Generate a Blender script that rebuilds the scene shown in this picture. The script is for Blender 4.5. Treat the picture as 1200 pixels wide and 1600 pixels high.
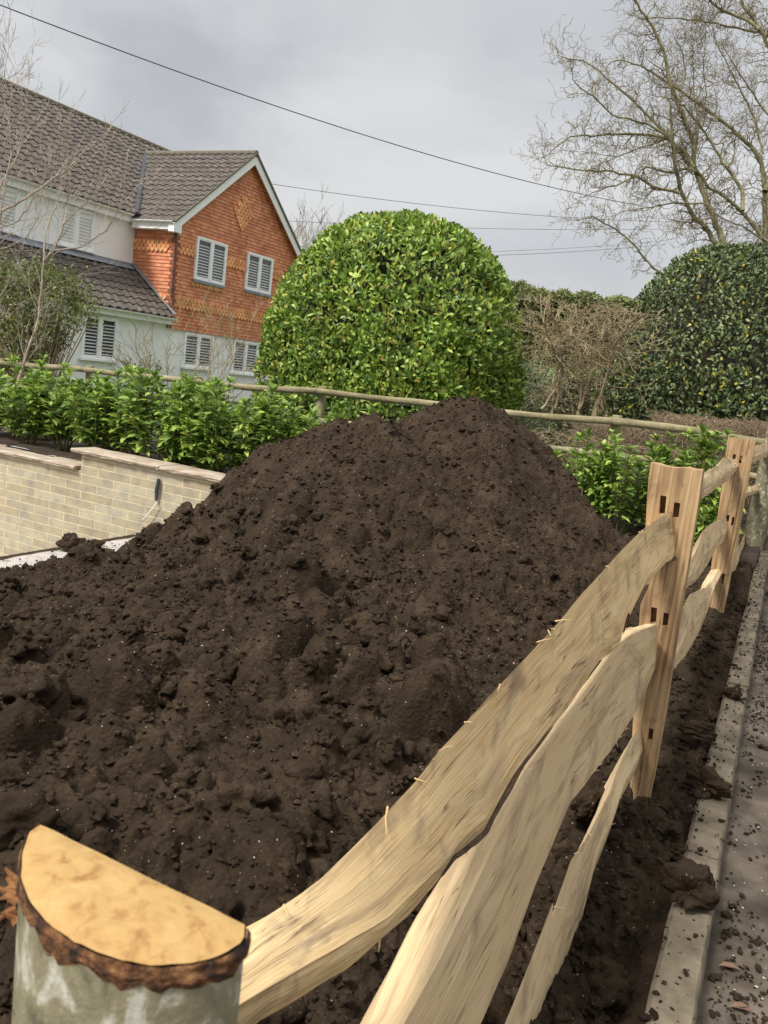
import bpy, math, random
import numpy as np
from mathutils import Vector

for o in list(bpy.data.objects): bpy.data.objects.remove(o)
SC = bpy.context.scene
COL = SC.collection
R = math.radians

# ------------------------------------------------------------------ camera
F_PX, PITCH, ROLL, YAW, EYE = 1300.0, R(9.42), R(7.19), R(25.0), 1.3
cp, sp, cy, sy = math.cos(PITCH), math.sin(PITCH), math.cos(YAW), math.sin(YAW)
FW = np.array([-sy*cp, cy*cp, -sp])
_r = np.array([cy, sy, 0.0]); _u = np.cross(_r, FW)
RT = math.cos(ROLL)*_r + math.sin(ROLL)*_u
UP = -math.sin(ROLL)*_r + math.cos(ROLL)*_u
EY = np.array([0, 0, EYE])
cam_data = bpy.data.cameras.new('camera')
cam = bpy.data.objects.new('camera', cam_data); COL.objects.link(cam)
from mathutils import Matrix
cam.matrix_world = Matrix(((RT[0], UP[0], -FW[0], 0), (RT[1], UP[1], -FW[1], 0), (RT[2], UP[2], -FW[2], EYE), (0, 0, 0, 1)))
cam_data.sensor_fit = 'VERTICAL'; cam_data.sensor_height = 32.0
cam_data.lens = F_PX/1600*32.0
cam_data.clip_start = 0.05; cam_data.clip_end = 3000
cam_data.dof.use_dof = True; cam_data.dof.focus_distance = 4.0
cam_data.dof.aperture_fstop = cam_data.lens/1.8
SC.camera = cam

# ------------------------------------------------------------------ world and sun
SUN_EL, SUN_AZ = R(52), R(-153)        # azimuth clockwise from +Y of where the sun stands
W = bpy.data.worlds.new('World'); SC.world = W; W.use_nodes = True
nt = W.node_tree; N = nt.nodes; L = nt.links
for n in list(N): N.remove(n)
out = N.new('ShaderNodeOutputWorld'); bg = N.new('ShaderNodeBackground'); L.new(bg.outputs[0], out.inputs[0])
sky = N.new('ShaderNodeTexSky'); sky.sky_type = 'NISHITA'; sky.sun_disc = False
sky.sun_elevation = SUN_EL; sky.sun_rotation = SUN_AZ; sky.dust_density = 3
hs = N.new('ShaderNodeHueSaturation'); hs.inputs['Saturation'].default_value = .25; hs.inputs['Value'].default_value = .6
L.new(sky.outputs[0], hs.inputs['Color'])
tc = N.new('ShaderNodeTexCoord'); mp = N.new('ShaderNodeMapping'); mp.inputs['Scale'].default_value = (1, 1, 2.6)
mp.inputs['Location'].default_value = (.3, .1, .2)
L.new(tc.outputs['Generated'], mp.inputs[0])
nz = N.new('ShaderNodeTexNoise'); nz.inputs['Scale'].default_value = 2.1; nz.inputs['Detail'].default_value = 6; nz.inputs['Roughness'].default_value = .5; nz.inputs['Distortion'].default_value = .4
L.new(mp.outputs[0], nz.inputs['Vector'])
cr = N.new('ShaderNodeValToRGB'); cr.color_ramp.interpolation = 'EASE'
cr.color_ramp.elements[0].position = .34; cr.color_ramp.elements[0].color = (3.55, 3.7, 4.0, 1)
cr.color_ramp.elements[1].position = .66; cr.color_ramp.elements[1].color = (5.35, 5.45, 5.55, 1)
L.new(nz.outputs[0], cr.inputs[0])
sx = N.new('ShaderNodeSeparateXYZ'); L.new(tc.outputs['Generated'], sx.inputs[0])
mr = N.new('ShaderNodeMapRange'); mr.inputs[1].default_value = .0; mr.inputs[2].default_value = .16; mr.inputs[3].default_value = 0; mr.inputs[4].default_value = 1
L.new(sx.outputs[2], mr.inputs[0])
hz = N.new('ShaderNodeMixRGB'); hz.inputs[1].default_value = (5.4, 5.4, 5.3, 1); L.new(mr.outputs[0], hz.inputs[0]); L.new(cr.outputs[0], hz.inputs[2])
mr2 = N.new('ShaderNodeMapRange'); mr2.inputs[1].default_value = .45; mr2.inputs[2].default_value = 1; mr2.inputs[3].default_value = 1; mr2.inputs[4].default_value = 3.4
L.new(sx.outputs[2], mr2.inputs[0])
mu = N.new('ShaderNodeVectorMath'); mu.operation = 'SCALE'; L.new(hz.outputs[0], mu.inputs[0]); L.new(mr2.outputs[0], mu.inputs['Scale'])
mx = N.new('ShaderNodeMixRGB'); mx.inputs[0].default_value = .88; L.new(hs.outputs[0], mx.inputs[1]); L.new(mu.outputs[0], mx.inputs[2])
L.new(mx.outputs[0], bg.inputs[0]); bg.inputs[1].default_value = .088

sd = bpy.data.lights.new('sun', 'SUN'); sd.energy = 2.6; sd.angle = R(12); sd.color = (1, .97, .92)
so = bpy.data.objects.new('sun', sd); COL.objects.link(so)
sdir = Vector((math.sin(SUN_AZ)*math.cos(SUN_EL), math.cos(SUN_AZ)*math.cos(SUN_EL), math.sin(SUN_EL)))
so.rotation_euler = sdir.to_track_quat('Z', 'Y').to_euler()
SC.view_settings.view_transform = 'Standard'; SC.view_settings.look = 'None'
SC.view_settings.exposure = 0.72; SC.view_settings.gamma = 1

# ------------------------------------------------------------------ placement helpers (photo pixel -> a point of the place)
def ray(x, y): return (x-600)/F_PX*RT + (800-y)/F_PX*UP + FW
def onp(x, y, n, c):
    d = ray(x, y); n = np.array(n, float); return EY + d*(c-n@EY)/(n@d)
def PY(x, y, c): return onp(x, y, (0, 1, 0), c)
def PX(x, y, c): return onp(x, y, (1, 0, 0), c)
def PZ(x, y, c): return onp(x, y, (0, 0, 1), c)
def PD(x, y, z): return EY + ray(x, y)*z

# ------------------------------------------------------------------ materials
def mat(name):
    m = bpy.data.materials.new(name); m.use_nodes = True
    t = m.node_tree; b = t.nodes['Principled BSDF']
    return m, t, t.nodes, t.links, b
def ramp(n, cols):
    r = n.new('ShaderNodeValToRGB'); e = r.color_ramp.elements
    while len(e) < len(cols): e.new(.5)
    for i, (p, c) in enumerate(cols):
        e[i].position = p; e[i].color = (*c, 1)
    return r
def noise_mat(name, cols, scale=8, detail=6, rough=.85, bump=.3, bscale=None, stretch=(1, 1, 1), bdist=.02, spec=.3, dist=0, coord='Object'):
    m, t, n, l, b = mat(name)
    tc = n.new('ShaderNodeTexCoord'); mp = n.new('ShaderNodeMapping'); mp.inputs['Scale'].default_value = stretch
    l.new(tc.outputs[coord], mp.inputs[0])
    z = n.new('ShaderNodeTexNoise'); z.inputs['Scale'].default_value = scale; z.inputs['Detail'].default_value = detail; z.inputs['Roughness'].default_value = .62; z.inputs['Distortion'].default_value = dist
    l.new(mp.outputs[0], z.inputs['Vector'])
    r = ramp(n, cols); l.new(z.outputs[0], r.inputs[0]); l.new(r.outputs[0], b.inputs['Base Color'])
    b.inputs['Roughness'].default_value = rough; b.inputs['Specular IOR Level'].default_value = spec
    if bump:
        z2 = n.new('ShaderNodeTexNoise'); z2.inputs['Scale'].default_value = bscale or scale*4; z2.inputs['Detail'].default_value = 8; z2.inputs['Roughness'].default_value = .65
        l.new(mp.outputs[0], z2.inputs['Vector'])
        bp = n.new('ShaderNodeBump'); bp.inputs['Strength'].default_value = bump; bp.inputs['Distance'].default_value = bdist
        l.new(z2.outputs[0], bp.inputs['Height']); l.new(bp.outputs[0], b.inputs['Normal'])
    return m
def leaf_mat(name, cols, rough=.48, trans=.25, spec=.5):
    m, t, n, l, b = mat(name)
    g = n.new('ShaderNodeNewGeometry'); r = ramp(n, cols); l.new(g.outputs['Random Per Island'], r.inputs[0])
    tc = n.new('ShaderNodeTexCoord'); z = n.new('ShaderNodeTexNoise'); z.inputs['Scale'].default_value = 1.6; z.inputs['Detail'].default_value = 3
    l.new(tc.outputs['Object'], z.inputs['Vector'])
    mr = n.new('ShaderNodeMapRange'); mr.inputs[1].default_value = .3; mr.inputs[2].default_value = .7; mr.inputs[3].default_value = .78; mr.inputs[4].default_value = 1.2
    l.new(z.outputs[0], mr.inputs[0])
    mu = n.new('ShaderNodeVectorMath'); mu.operation = 'SCALE'; l.new(r.outputs[0], mu.inputs[0]); l.new(mr.outputs[0], mu.inputs['Scale'])
    l.new(mu.outputs[0], b.inputs['Base Color']); b.inputs['Roughness'].default_value = rough; b.inputs['Specular IOR Level'].default_value = spec
    tr = n.new('ShaderNodeBsdfTranslucent'); l.new(mu.outputs[0], tr.inputs[0])
    mixs = n.new('ShaderNodeMixShader'); mixs.inputs[0].default_value = trans
    l.new(b.outputs[0], mixs.inputs[1]); l.new(tr.outputs[0], mixs.inputs[2]); l.new(mixs.outputs[0], n['Material Output'].inputs[0])
    return m
def soil_mat(name, dark=1.0, speck=.32):
    m, t, n, l, b = mat(name)
    tc = n.new('ShaderNodeTexCoord')
    z = n.new('ShaderNodeTexNoise'); z.inputs['Scale'].default_value = 5; z.inputs['Detail'].default_value = 9; z.inputs['Roughness'].default_value = .7
    l.new(tc.outputs['Object'], z.inputs['Vector'])
    r = ramp(n, [(.28, (.022*dark, .0145*dark, .0085*dark)), (.5, (.042*dark, .0282*dark, .0170*dark)), (.72, (.075*dark, .051*dark, .031*dark))]); l.new(z.outputs[0], r.inputs[0])
    col = r.outputs[0]
    for sc, size, c in ((75, .085, (.62, .55, .44)), (150, .12, (.4, .31, .2)), (34, .045, (.5, .43, .33))):
        v = n.new('ShaderNodeTexVoronoi'); v.inputs['Scale'].default_value = sc; l.new(tc.outputs['Object'], v.inputs['Vector'])
        wn = n.new('ShaderNodeSeparateColor'); l.new(v.outputs['Color'], wn.inputs[0])
        lt = n.new('ShaderNodeMath'); lt.operation = 'LESS_THAN'; lt.inputs[1].default_value = size*1.6; l.new(v.outputs['Distance'], lt.inputs[0])
        gt = n.new('ShaderNodeMath'); gt.operation = 'GREATER_THAN'; gt.inputs[1].default_value = 1-speck*.16; l.new(wn.outputs[0], gt.inputs[0])
        mm = n.new('ShaderNodeMath'); mm.operation = 'MULTIPLY'; l.new(lt.outputs[0], mm.inputs[0]); l.new(gt.outputs[0], mm.inputs[1])
        mixc = n.new('ShaderNodeMixRGB'); l.new(mm.outputs[0], mixc.inputs[0]); l.new(col, mixc.inputs[1]); mixc.inputs[2].default_value = (*c, 1)
        col = mixc.outputs[0]
    l.new(col, b.inputs['Base Color']); b.inputs['Roughness'].default_value = .95; b.inputs['Specular IOR Level'].default_value = .12
    z2 = n.new('ShaderNodeTexNoise'); z2.inputs['Scale'].default_value = 45; z2.inputs['Detail'].default_value = 10; z2.inputs['Roughness'].default_value = .75
    l.new(tc.outputs['Object'], z2.inputs['Vector'])
    v2 = n.new('ShaderNodeTexVoronoi'); v2.inputs['Scale'].default_value = 70; l.new(tc.outputs['Object'], v2.inputs['Vector'])
    ad = n.new('ShaderNodeMath'); ad.operation = 'MULTIPLY_ADD'; ad.inputs[1].default_value = -.5; l.new(v2.outputs['Distance'], ad.inputs[0]); l.new(z2.outputs[0], ad.inputs[2])
    bp = n.new('ShaderNodeBump'); bp.inputs['Strength'].default_value = 1.0; bp.inputs['Distance'].default_value = .012
    l.new(ad.outputs[0], bp.inputs['Height']); l.new(bp.outputs[0], b.inputs['Normal'])
    return m
def wood_mat(name, cols, axis=1, scale=1.0, stain=(.16, .11, .08), rough=.75, stain_amt=.6, bump=.5, coord='Object', ff=95):
    """split oak: fine fibres along one axis, wide bands, a few dark stains and pin-holes"""
    m, t, n, l, b = mat(name)
    tc = n.new('ShaderNodeTexCoord')
    def nz(st, sc, det, dist=0.0):
        mp = n.new('ShaderNodeMapping'); mp.inputs['Scale'].default_value = st; l.new(tc.outputs[coord], mp.inputs[0])
        z = n.new('ShaderNodeTexNoise'); z.inputs['Scale'].default_value = sc*scale; z.inputs['Detail'].default_value = det; z.inputs['Roughness'].default_value = .6; z.inputs['Distortion'].default_value = dist
        l.new(mp.outputs[0], z.inputs['Vector']); return z.outputs[0]
    s_f = [1, 1, 1]; s_f[axis] = .016
    s_b = [1, 1, 1]; s_b[axis] = .16
    fib = nz(s_f, ff, 5, .3); band = nz(s_b, 14, 5, 1.0); blot = nz([1, 1, 1], 5.5, 5, .5)
    a = n.new('ShaderNodeMath'); a.operation = 'MULTIPLY_ADD'; a.inputs[1].default_value = .62; l.new(fib, a.inputs[0])
    a2 = n.new('ShaderNodeMath'); a2.operation = 'MULTIPLY'; a2.inputs[1].default_value = .38; l.new(band, a2.inputs[0]); l.new(a2.outputs[0], a.inputs[2])
    r = ramp(n, cols); l.new(a.outputs[0], r.inputs[0])
    s = ramp(n, [(.55, (0, 0, 0)), (.68, (1, 1, 1))]); l.new(blot, s.inputs[0])
    sm = n.new('ShaderNodeMath'); sm.operation = 'MULTIPLY'; sm.inputs[1].default_value = stain_amt; l.new(s.outputs[0], sm.inputs[0])
    mc = n.new('ShaderNodeMixRGB'); l.new(sm.outputs[0], mc.inputs[0]); l.new(r.outputs[0], mc.inputs[1]); mc.inputs[2].default_value = (*stain, 1)
    # grey-brown bruising in streaks along the grain
    st2 = nz(s_b, 9, 6, 1.2); s2 = ramp(n, [(.53, (0, 0, 0)), (.64, (.6, .6, .6))]); l.new(st2, s2.inputs[0])
    mc2 = n.new('ShaderNodeMixRGB'); l.new(s2.outputs[0], mc2.inputs[0]); l.new(mc.outputs[0], mc2.inputs[1]); mc2.inputs[2].default_value = (.27, .18, .11, 1)
    s_c = [1, 1, 1]; s_c[axis] = .07
    ck = nz(s_c, 20, 3, .6); s3 = ramp(n, [(.488, (0, 0, 0)), (.5, (.8, .8, .8)), (.512, (0, 0, 0))]); l.new(ck, s3.inputs[0])
    gate = nz([1, 1, 1], 4.0, 2); s4 = ramp(n, [(.48, (0, 0, 0)), (.56, (1, 1, 1))]); l.new(gate, s4.inputs[0])
    gm = n.new('ShaderNodeMath'); gm.operation = 'MULTIPLY'; l.new(s3.outputs[0], gm.inputs[0]); l.new(s4.outputs[0], gm.inputs[1])
    mc3 = n.new('ShaderNodeMixRGB'); l.new(gm.outputs[0], mc3.inputs[0]); l.new(mc2.outputs[0], mc3.inputs[1]); mc3.inputs[2].default_value = (.11, .065, .035, 1)
    l.new(mc3.outputs[0], b.inputs['Base Color']); b.inputs['Roughness'].default_value = rough; b.inputs['Specular IOR Level'].default_value = .25
    bp = n.new('ShaderNodeBump'); bp.inputs['Strength'].default_value = bump; bp.inputs['Distance'].default_value = .006
    l.new(a.outputs[0], bp.inputs['Height']); l.new(bp.outputs[0], b.inputs['Normal'])
    return m

M = {}
M['soil'] = soil_mat('soil', .96, .24)
M['soil_damp'] = soil_mat('soil_damp', .7)
M['bed'] = noise_mat('bed_soil', [(.3, (.03, .02, .013)), (.7, (.075, .05, .032))], 9, bump=.8, bdist=.03)
M['rail'] = wood_mat('split_oak', [(.36, (.30, .18, .08)), (.43, (.58, .39, .185)), (.52, (.70, .50, .255)), (.64, (.80, .63, .37))], stain_amt=.6, coord='UV', ff=400, bump=.35)
M['post'] = wood_mat('sawn_oak', [(.36, (.14, .085, .045)), (.45, (.32, .20, .10)), (.6, (.50, .34, .18))], axis=2, stain=(.12, .07, .04), stain_amt=.7)
M['rail_pale'] = wood_mat('split_oak_grey', [(.36, (.34, .225, .115)), (.44, (.60, .43, .235)), (.64, (.74, .57, .345))], stain_amt=.5, coord='UV', ff=400, bump=.35)
M['endgrain'] = noise_mat('end_grain', [(.34, (.27, .14, .045)), (.46, (.39, .235, .085)), (.58, (.42, .265, .10)), (.7, (.46, .31, .13))], 55, bump=.35, bscale=90, bdist=.004, dist=.6)
M['inner_bark'] = noise_mat('inner_bark', [(.36, (.03, .02, .015)), (.47, (.11, .05, .025)), (.56, (.24, .105, .04)), (.68, (.42, .22, .09))], 75, bump=.8, bdist=.008)
M['sliver'] = noise_mat('dark_bark', [(.3, (.03, .018, .011)), (.7, (.13, .075, .04))], 50, bump=.8, bdist=.005)
M['fibre'] = noise_mat('bark_fibre', [(.3, (.16, .06, .02)), (.7, (.34, .16, .06))], 60, bump=.3)
M['bark_lichen'] = noise_mat('bark_lichen', [(.34, (.10, .085, .05)), (.46, (.21, .19, .115)), (.56, (.25, .22, .135)), (.64, (.46, .44, .35)), (.8, (.62, .61, .55))], 34, bump=.7, bscale=40, bdist=.006, stretch=(1, 1, .7), dist=.5)
M['concrete'] = noise_mat('kerb_concrete', [(.3, (.06, .047, .03)), (.48, (.125, .10, .066)), (.7, (.215, .175, .12))], 7, bump=.5, bscale=110, bdist=.006)
M['pale_concrete'] = noise_mat('pale_concrete', [(.33, (.20, .175, .14)), (.45, (.36, .32, .275)), (.7, (.45, .41, .365))], 12, bump=.35, bscale=60, bdist=.01)
M['tarmac'] = noise_mat('tarmac', [(.3, (.03, .022, .015)), (.48, (.07, .055, .038)), (.68, (.16, .13, .095))], 5, detail=12, bump=.8, bscale=140, bdist=.008)
M['crumb'] = soil_mat('crumb_soil', .8, .3)
M['grit'] = noise_mat('grit', [(.3, (.25, .22, .18)), (.7, (.6, .57, .52))], 20, bump=.2)
M['render'] = noise_mat('white_render', [(.3, (.86, .845, .82)), (.7, (.92, .905, .88))], 2.5, bump=.15, bscale=80, bdist=.004)
M['upvc'] = noise_mat('white_frame', [(.3, (.88, .87, .85)), (.7, (.92, .91, .89))], 3, rough=.35, bump=0)
M['fascia'] = noise_mat('white_fascia', [(.3, (.86, .845, .82)), (.7, (.92, .905, .885))], 3, rough=.4, bump=0)
M['lead'] = noise_mat('lead', [(.3, (.19, .205, .23)), (.7, (.30, .32, .35))], 6, rough=.55, bump=.2)
M['valley'] = noise_mat('valley_lead', [(.3, (.035, .036, .04)), (.7, (.075, .078, .085))], 6, rough=.6, bump=.2)
M['rooftile'] = noise_mat('roof_tile', [(.3, (.058, .046, .038)), (.5, (.10, .083, .069)), (.62, (.14, .118, .098)), (.74, (.24, .215, .18))], 7, detail=10, bump=.3, bscale=40)
M['ridge'] = noise_mat('ridge_tile', [(.3, (.10, .085, .06)), (.7, (.20, .17, .12))], 9, bump=.3)
M['stone_cop'] = noise_mat('sandstone_coping', [(.3, (.27, .205, .145)), (.5, (.38, .305, .225)), (.7, (.50, .425, .34))], 6, bump=.6, bscale=30, bdist=.01)
M['oldwood'] = noise_mat('weathered_wood', [(.3, (.12, .10, .05)), (.5, (.25, .21, .115)), (.7, (.38, .33, .21))], 9, stretch=(.25, 1, 1), bump=.5, bscale=40)
M['oldpost'] = noise_mat('mossy_post', [(.3, (.11, .10, .045)), (.5, (.22, .20, .10)), (.7, (.33, .31, .19))], 9, stretch=(1, 1, .3), bump=.5, bscale=40)
M['wire'] = noise_mat('cable', [(.3, (.03, .03, .035)), (.7, (.05, .05, .055))], 5, bump=0)
M['mesh'] = noise_mat('green_wire', [(.3, (.05, .09, .06)), (.7, (.08, .12, .09))], 5, bump=0)
M['glass'] = noise_mat('window_glass', [(.3, (.03, .035, .04)), (.7, (.06, .065, .07))], 1.2, rough=.06, bump=0, spec=.8)
M['slat'] = noise_mat('shutter_white', [(.3, (.48, .48, .47)), (.7, (.60, .60, .58))], 3, rough=.5, bump=0)
M['lit'] = noise_mat('curtain_warm', [(.3, (.62, .42, .16)), (.7, (.75, .6, .36))], 12, rough=.8, bump=0)
M['grass'] = noise_mat('grass', [(.3, (.035, .06, .015)), (.7, (.10, .14, .04))], 3, bump=.8, bdist=.05)
M['laurel'] = leaf_mat('laurel_leaf', [(0, (.055, .11, .016)), (.3, (.15, .25, .032)), (.7, (.29, .40, .055)), (.93, (.45, .53, .11)), (.975, (.40, .36, .04)), (1, (.26, .16, .05))])
M['laurel_young'] = leaf_mat('laurel_young_leaf', [(0, (.09, .17, .03)), (.4, (.19, .31, .05)), (.75, (.33, .45, .075)), (1, (.50, .60, .13))], trans=.3)
M['dark_leaf'] = leaf_mat('dark_evergreen_leaf', [(0, (.03, .045, .016)), (.4, (.085, .12, .042)), (.8, (.15, .19, .07)), (.955, (.21, .23, .08)), (.975, (.42, .36, .04)), (1, (.5, .4, .03))], rough=.42, trans=.12, spec=.4)
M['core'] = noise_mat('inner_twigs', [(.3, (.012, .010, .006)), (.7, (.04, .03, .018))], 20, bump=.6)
M['conifer'] = leaf_mat('hedge_leaf', [(0, (.11, .13, .045)), (.5, (.21, .23, .08)), (1, (.32, .32, .13))], rough=.7, trans=.15)
M['variegated'] = leaf_mat('pale_leaf', [(0, (.16, .20, .08)), (.5, (.33, .38, .20)), (1, (.55, .57, .38))], rough=.5)
M['bush'] = leaf_mat('bush_leaf', [(0, (.08, .095, .022)), (.5, (.17, .20, .05)), (.9, (.26, .30, .08)), (1, (.40, .42, .26))], rough=.45)
M['bronze'] = leaf_mat('dead_leaf', [(0, (.10, .05, .03)), (.6, (.20, .11, .07)), (1, (.32, .21, .14))], rough=.7)
M['tree_bark'] = noise_mat('mossy_bark', [(.3, (.11, .09, .055)), (.5, (.21, .19, .095)), (.7, (.32, .29, .15))], 6, bump=.5, bscale=30)
M['twig'] = noise_mat('twig_bark', [(.3, (.16, .125, .07)), (.7, (.30, .25, .155))], 6, bump=0)
M['pale_twig'] = noise_mat('pale_twig', [(.3, (.22, .175, .13)), (.7, (.46, .39, .30))], 6, bump=0)
M['brown_twig'] = noise_mat('brown_twig', [(.3, (.19, .145, .08)), (.7, (.38, .30, .18))], 6, bump=0)
M['hedge_twig'] = noise_mat('hedge_twig', [(.3, (.15, .10, .06)), (.7, (.32, .235, .15))], 6, bump=0)
M['green_stem'] = noise_mat('green_stem', [(.3, (.10, .10, .035)), (.7, (.20, .20, .08))], 6, bump=0)

# ------------------------------------------------------------------ object helpers
def setp(o, label=None, cat=None, group=None, kind=None):
    if label: o['label'] = label
    if cat: o['category'] = cat
    if group: o['group'] = group
    if kind: o['kind'] = kind
    return o
def thing(name, loc, label, cat, group=None):
    o = bpy.data.objects.new(name, None); o.empty_display_size = .1; COL.objects.link(o); o.location = loc
    return setp(o, label, cat, group)
def root_of(o):
    while o.parent: o = o.parent
    return o
def mesh(name, V, faces, m, parent=None, smooth=False, origin=None):
    """V (n,3) world coords; faces = list of int arrays (k,3) / (k,4) or one list of polygons"""
    V = np.asarray(V, float)
    if parent is not None: org = np.array(root_of(parent).location)
    elif origin is not None: org = np.array(origin, float)
    else: org = np.zeros(3)
    me = bpy.data.meshes.new(name)
    arrs = []
    for f in faces:
        if isinstance(f, np.ndarray):
            if len(f): arrs.append((f.reshape(-1), np.full(len(f), f.shape[1])))
        else: arrs.append((np.array(f), np.array([len(f)])))
    loops = np.concatenate([a[0] for a in arrs]).astype(np.int32); tot = np.concatenate([a[1] for a in arrs]).astype(np.int32)
    st = np.concatenate(([0], np.cumsum(tot)[:-1])).astype(np.int32)
    me.vertices.add(len(V)); me.vertices.foreach_set('co', (V-org).astype(np.float32).ravel())
    me.loops.add(len(loops)); me.loops.foreach_set('vertex_index', loops)
    me.polygons.add(len(tot)); me.polygons.foreach_set('loop_start', st); me.polygons.foreach_set('loop_total', tot)
    me.polygons.foreach_set('use_smooth', np.full(len(tot), smooth))
    me.update(calc_edges=True); me.validate()
    for mm in (m if isinstance(m, (list, tuple)) else [m]): me.materials.append(mm)
    o = bpy.data.objects.new(name, me); COL.objects.link(o)
    if parent is not None: o.parent = parent
    elif origin is not None: o.location = origin
    return o
class MB:
    def __init__(s): s.V = []; s.F = {}; s.P = []; s.n = 0
    def add(s, V, *faces):
        V = np.asarray(V, float)
        for f in faces:
            if isinstance(f, np.ndarray): s.F.setdefault(f.shape[1], []).append(f+s.n)
            else: s.P.append([i+s.n for i in f])
        s.V.append(V); s.n += len(V)
    def box(s, c, dx, dy, dz, ax=None):
        """box centred at c with half vectors dx,dy,dz (3-vectors)"""
        c, dx, dy, dz = map(lambda a: np.asarray(a, float), (c, dx, dy, dz))
        V = [c+i*dx+j*dy+k*dz for i in (-1, 1) for j in (-1, 1) for k in (-1, 1)]
        s.add(V, np.array([[0, 1, 3, 2], [4, 6, 7, 5], [0, 4, 5, 1], [2, 3, 7, 6], [0, 2, 6, 4], [1, 5, 7, 3]]))
    def tube(s, pts, rad, sides=5, cap=False):
        P = np.asarray(pts, float); n = len(P); rad = np.broadcast_to(np.asarray(rad, float), (n,))
        T = np.gradient(P, axis=0); T /= np.linalg.norm(T, axis=1)[:, None]+1e-12
        a = np.array([0, 0, 1.0]) if abs(T[0][2]) < .9 else np.array([1.0, 0, 0])
        U = np.cross(T, a); U /= np.linalg.norm(U, axis=1)[:, None]+1e-12; Wv = np.cross(T, U)
        th = np.arange(sides)*2*math.pi/sides
        V = P[:, None, :]+rad[:, None, None]*(np.cos(th)[None, :, None]*U[:, None, :]+np.sin(th)[None, :, None]*Wv[:, None, :])
        i = np.arange(n-1)[:, None]*sides; j = np.arange(sides)[None, :]; k = (j+1) % sides
        Q = np.stack([i+j, i+k, i+sides+k, i+sides+j], -1).reshape(-1, 4)
        f = [Q]
        s.add(V.reshape(-1, 3), *f)
        if cap: s.P.append([s.n-sides+q for q in range(sides)]); s.P.append([s.n-n*sides+q for q in range(sides)][::-1])
    def build(s, name, m, parent=None, smooth=False, origin=None):
        return mesh(name, np.concatenate(s.V), [np.concatenate(v) for v in s.F.values()]+s.P, m, parent, smooth, origin)

# value noise / clod fields (numpy)
_rs = np.random.RandomState(7); TAB = _rs.rand(256, 256, 4)
def vnoise(x, y, ch=0):
    xi = np.floor(x).astype(int); yi = np.floor(y).astype(int); fx = x-xi; fy = y-yi
    fx = fx*fx*(3-2*fx); fy = fy*fy*(3-2*fy); t = TAB[..., ch]
    a = t[xi % 256, yi % 256]; b = t[(xi+1) % 256, yi % 256]; c = t[xi % 256, (yi+1) % 256]; d = t[(xi+1) % 256, (yi+1) % 256]
    return (a*(1-fx)+b*fx)*(1-fy)+(c*(1-fx)+d*fx)*fy-.5
def fbm(x, y, oct=4, ch=0, g=.5):
    s = 0; a = 1
    for i in range(oct): s = s+a*vnoise(x+i*37.2, y+i*17.7, (ch+i) % 4); x = x*2.03; y = y*2.03; a *= g
    return s
def clods(x, y, cell, seed, prob=.7, rmin=.35, rmax=.75):
    """packed lumps: highest rounded lump over each point"""
    x = x/cell; y = y/cell; xi = np.floor(x).astype(int); yi = np.floor(y).astype(int)
    best = np.zeros_like(x)
    for dx in (-1, 0, 1):
        for dy in (-1, 0, 1):
            cx = xi+dx; cyy = yi+dy; h = TAB[(cx+seed*31) % 256, (cyy+seed*57) % 256]
            px = cx+h[..., 0]; py = cyy+h[..., 1]; rr = rmin+(rmax-rmin)*h[..., 2]
            k = TAB[(cx+seed*13+91) % 256, (cyy+seed*7+17) % 256]
            ang = k[..., 1]*6.28; ex = .75+.5*k[..., 2]
            ux = (x-px)*np.cos(ang)+(y-py)*np.sin(ang); uy = -(x-px)*np.sin(ang)+(y-py)*np.cos(ang)
            dn = np.abs(ux*ex)**2.3+np.abs(uy/ex)**2.3
            v = np.where(k[..., 0] < prob, np.sqrt(np.maximum(0, rr**2-dn**(2/2.3)))*(.6+.8*k[..., 3]), 0)
            best = np.maximum(best, v)
    return best*cell

def blob(rng, r, sub=2, rough=.25):
    """irregular lump on an icosphere"""
    import bmesh
    bm = bmesh.new(); bmesh.ops.create_icosphere(bm, subdivisions=sub, radius=1)
    V = np.array([v.co[:] for v in bm.verts]); Fc = np.array([[v.index for v in f.verts] for f in bm.faces]); bm.free()
    n = np.zeros(len(V))
    for k in range(7):
        d = rng.normal(size=3); d /= np.linalg.norm(d); c = rng.uniform(.45, .9); q = V@d
        n = n-np.maximum(0, q-c)*1.0                      # chopped facets
    for k in range(10):
        d = rng.normal(size=3)*rng.uniform(2, 5); n = n+rough*.18*np.sin(V@d+rng.uniform(0, 6))
    for k in range(8):
        d = rng.normal(size=3)*rng.uniform(6, 13); n = n+rough*.09*np.sin(V@d+rng.uniform(0, 6))
    return V*(1+n)[:, None]*r, Fc
def scatter(mb, pos, size, rng, protos, squash=.75):
    """many lumps of the prototypes, joined"""
    n = len(pos); pick = rng.randint(0, len(protos), n)
    for k, (PV, PF) in enumerate(protos):
        idx = np.where(pick == k)[0]
        if not len(idx): continue
        a = rng.uniform(0, 6.28, len(idx)); ca, sa = np.cos(a), np.sin(a); s = size[idx][:, None]
        ex = rng.uniform(.75, 1.3, len(idx))[:, None]
        X = PV[None, :, 0]*ex; Yv = PV[None, :, 1]/ex; Zv = PV[None, :, 2]*squash*np.ones_like(ex)
        V = np.stack([(X*ca[:, None]-Yv*sa[:, None])*s, (X*sa[:, None]+Yv*ca[:, None])*s, Zv*s], -1)+pos[idx][:, None, :]
        Fi = (PF[None]+(np.arange(len(idx))*len(PV))[:, None, None]).reshape(-1, 3)
        mb.add(V.reshape(-1, 3), Fi)

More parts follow.
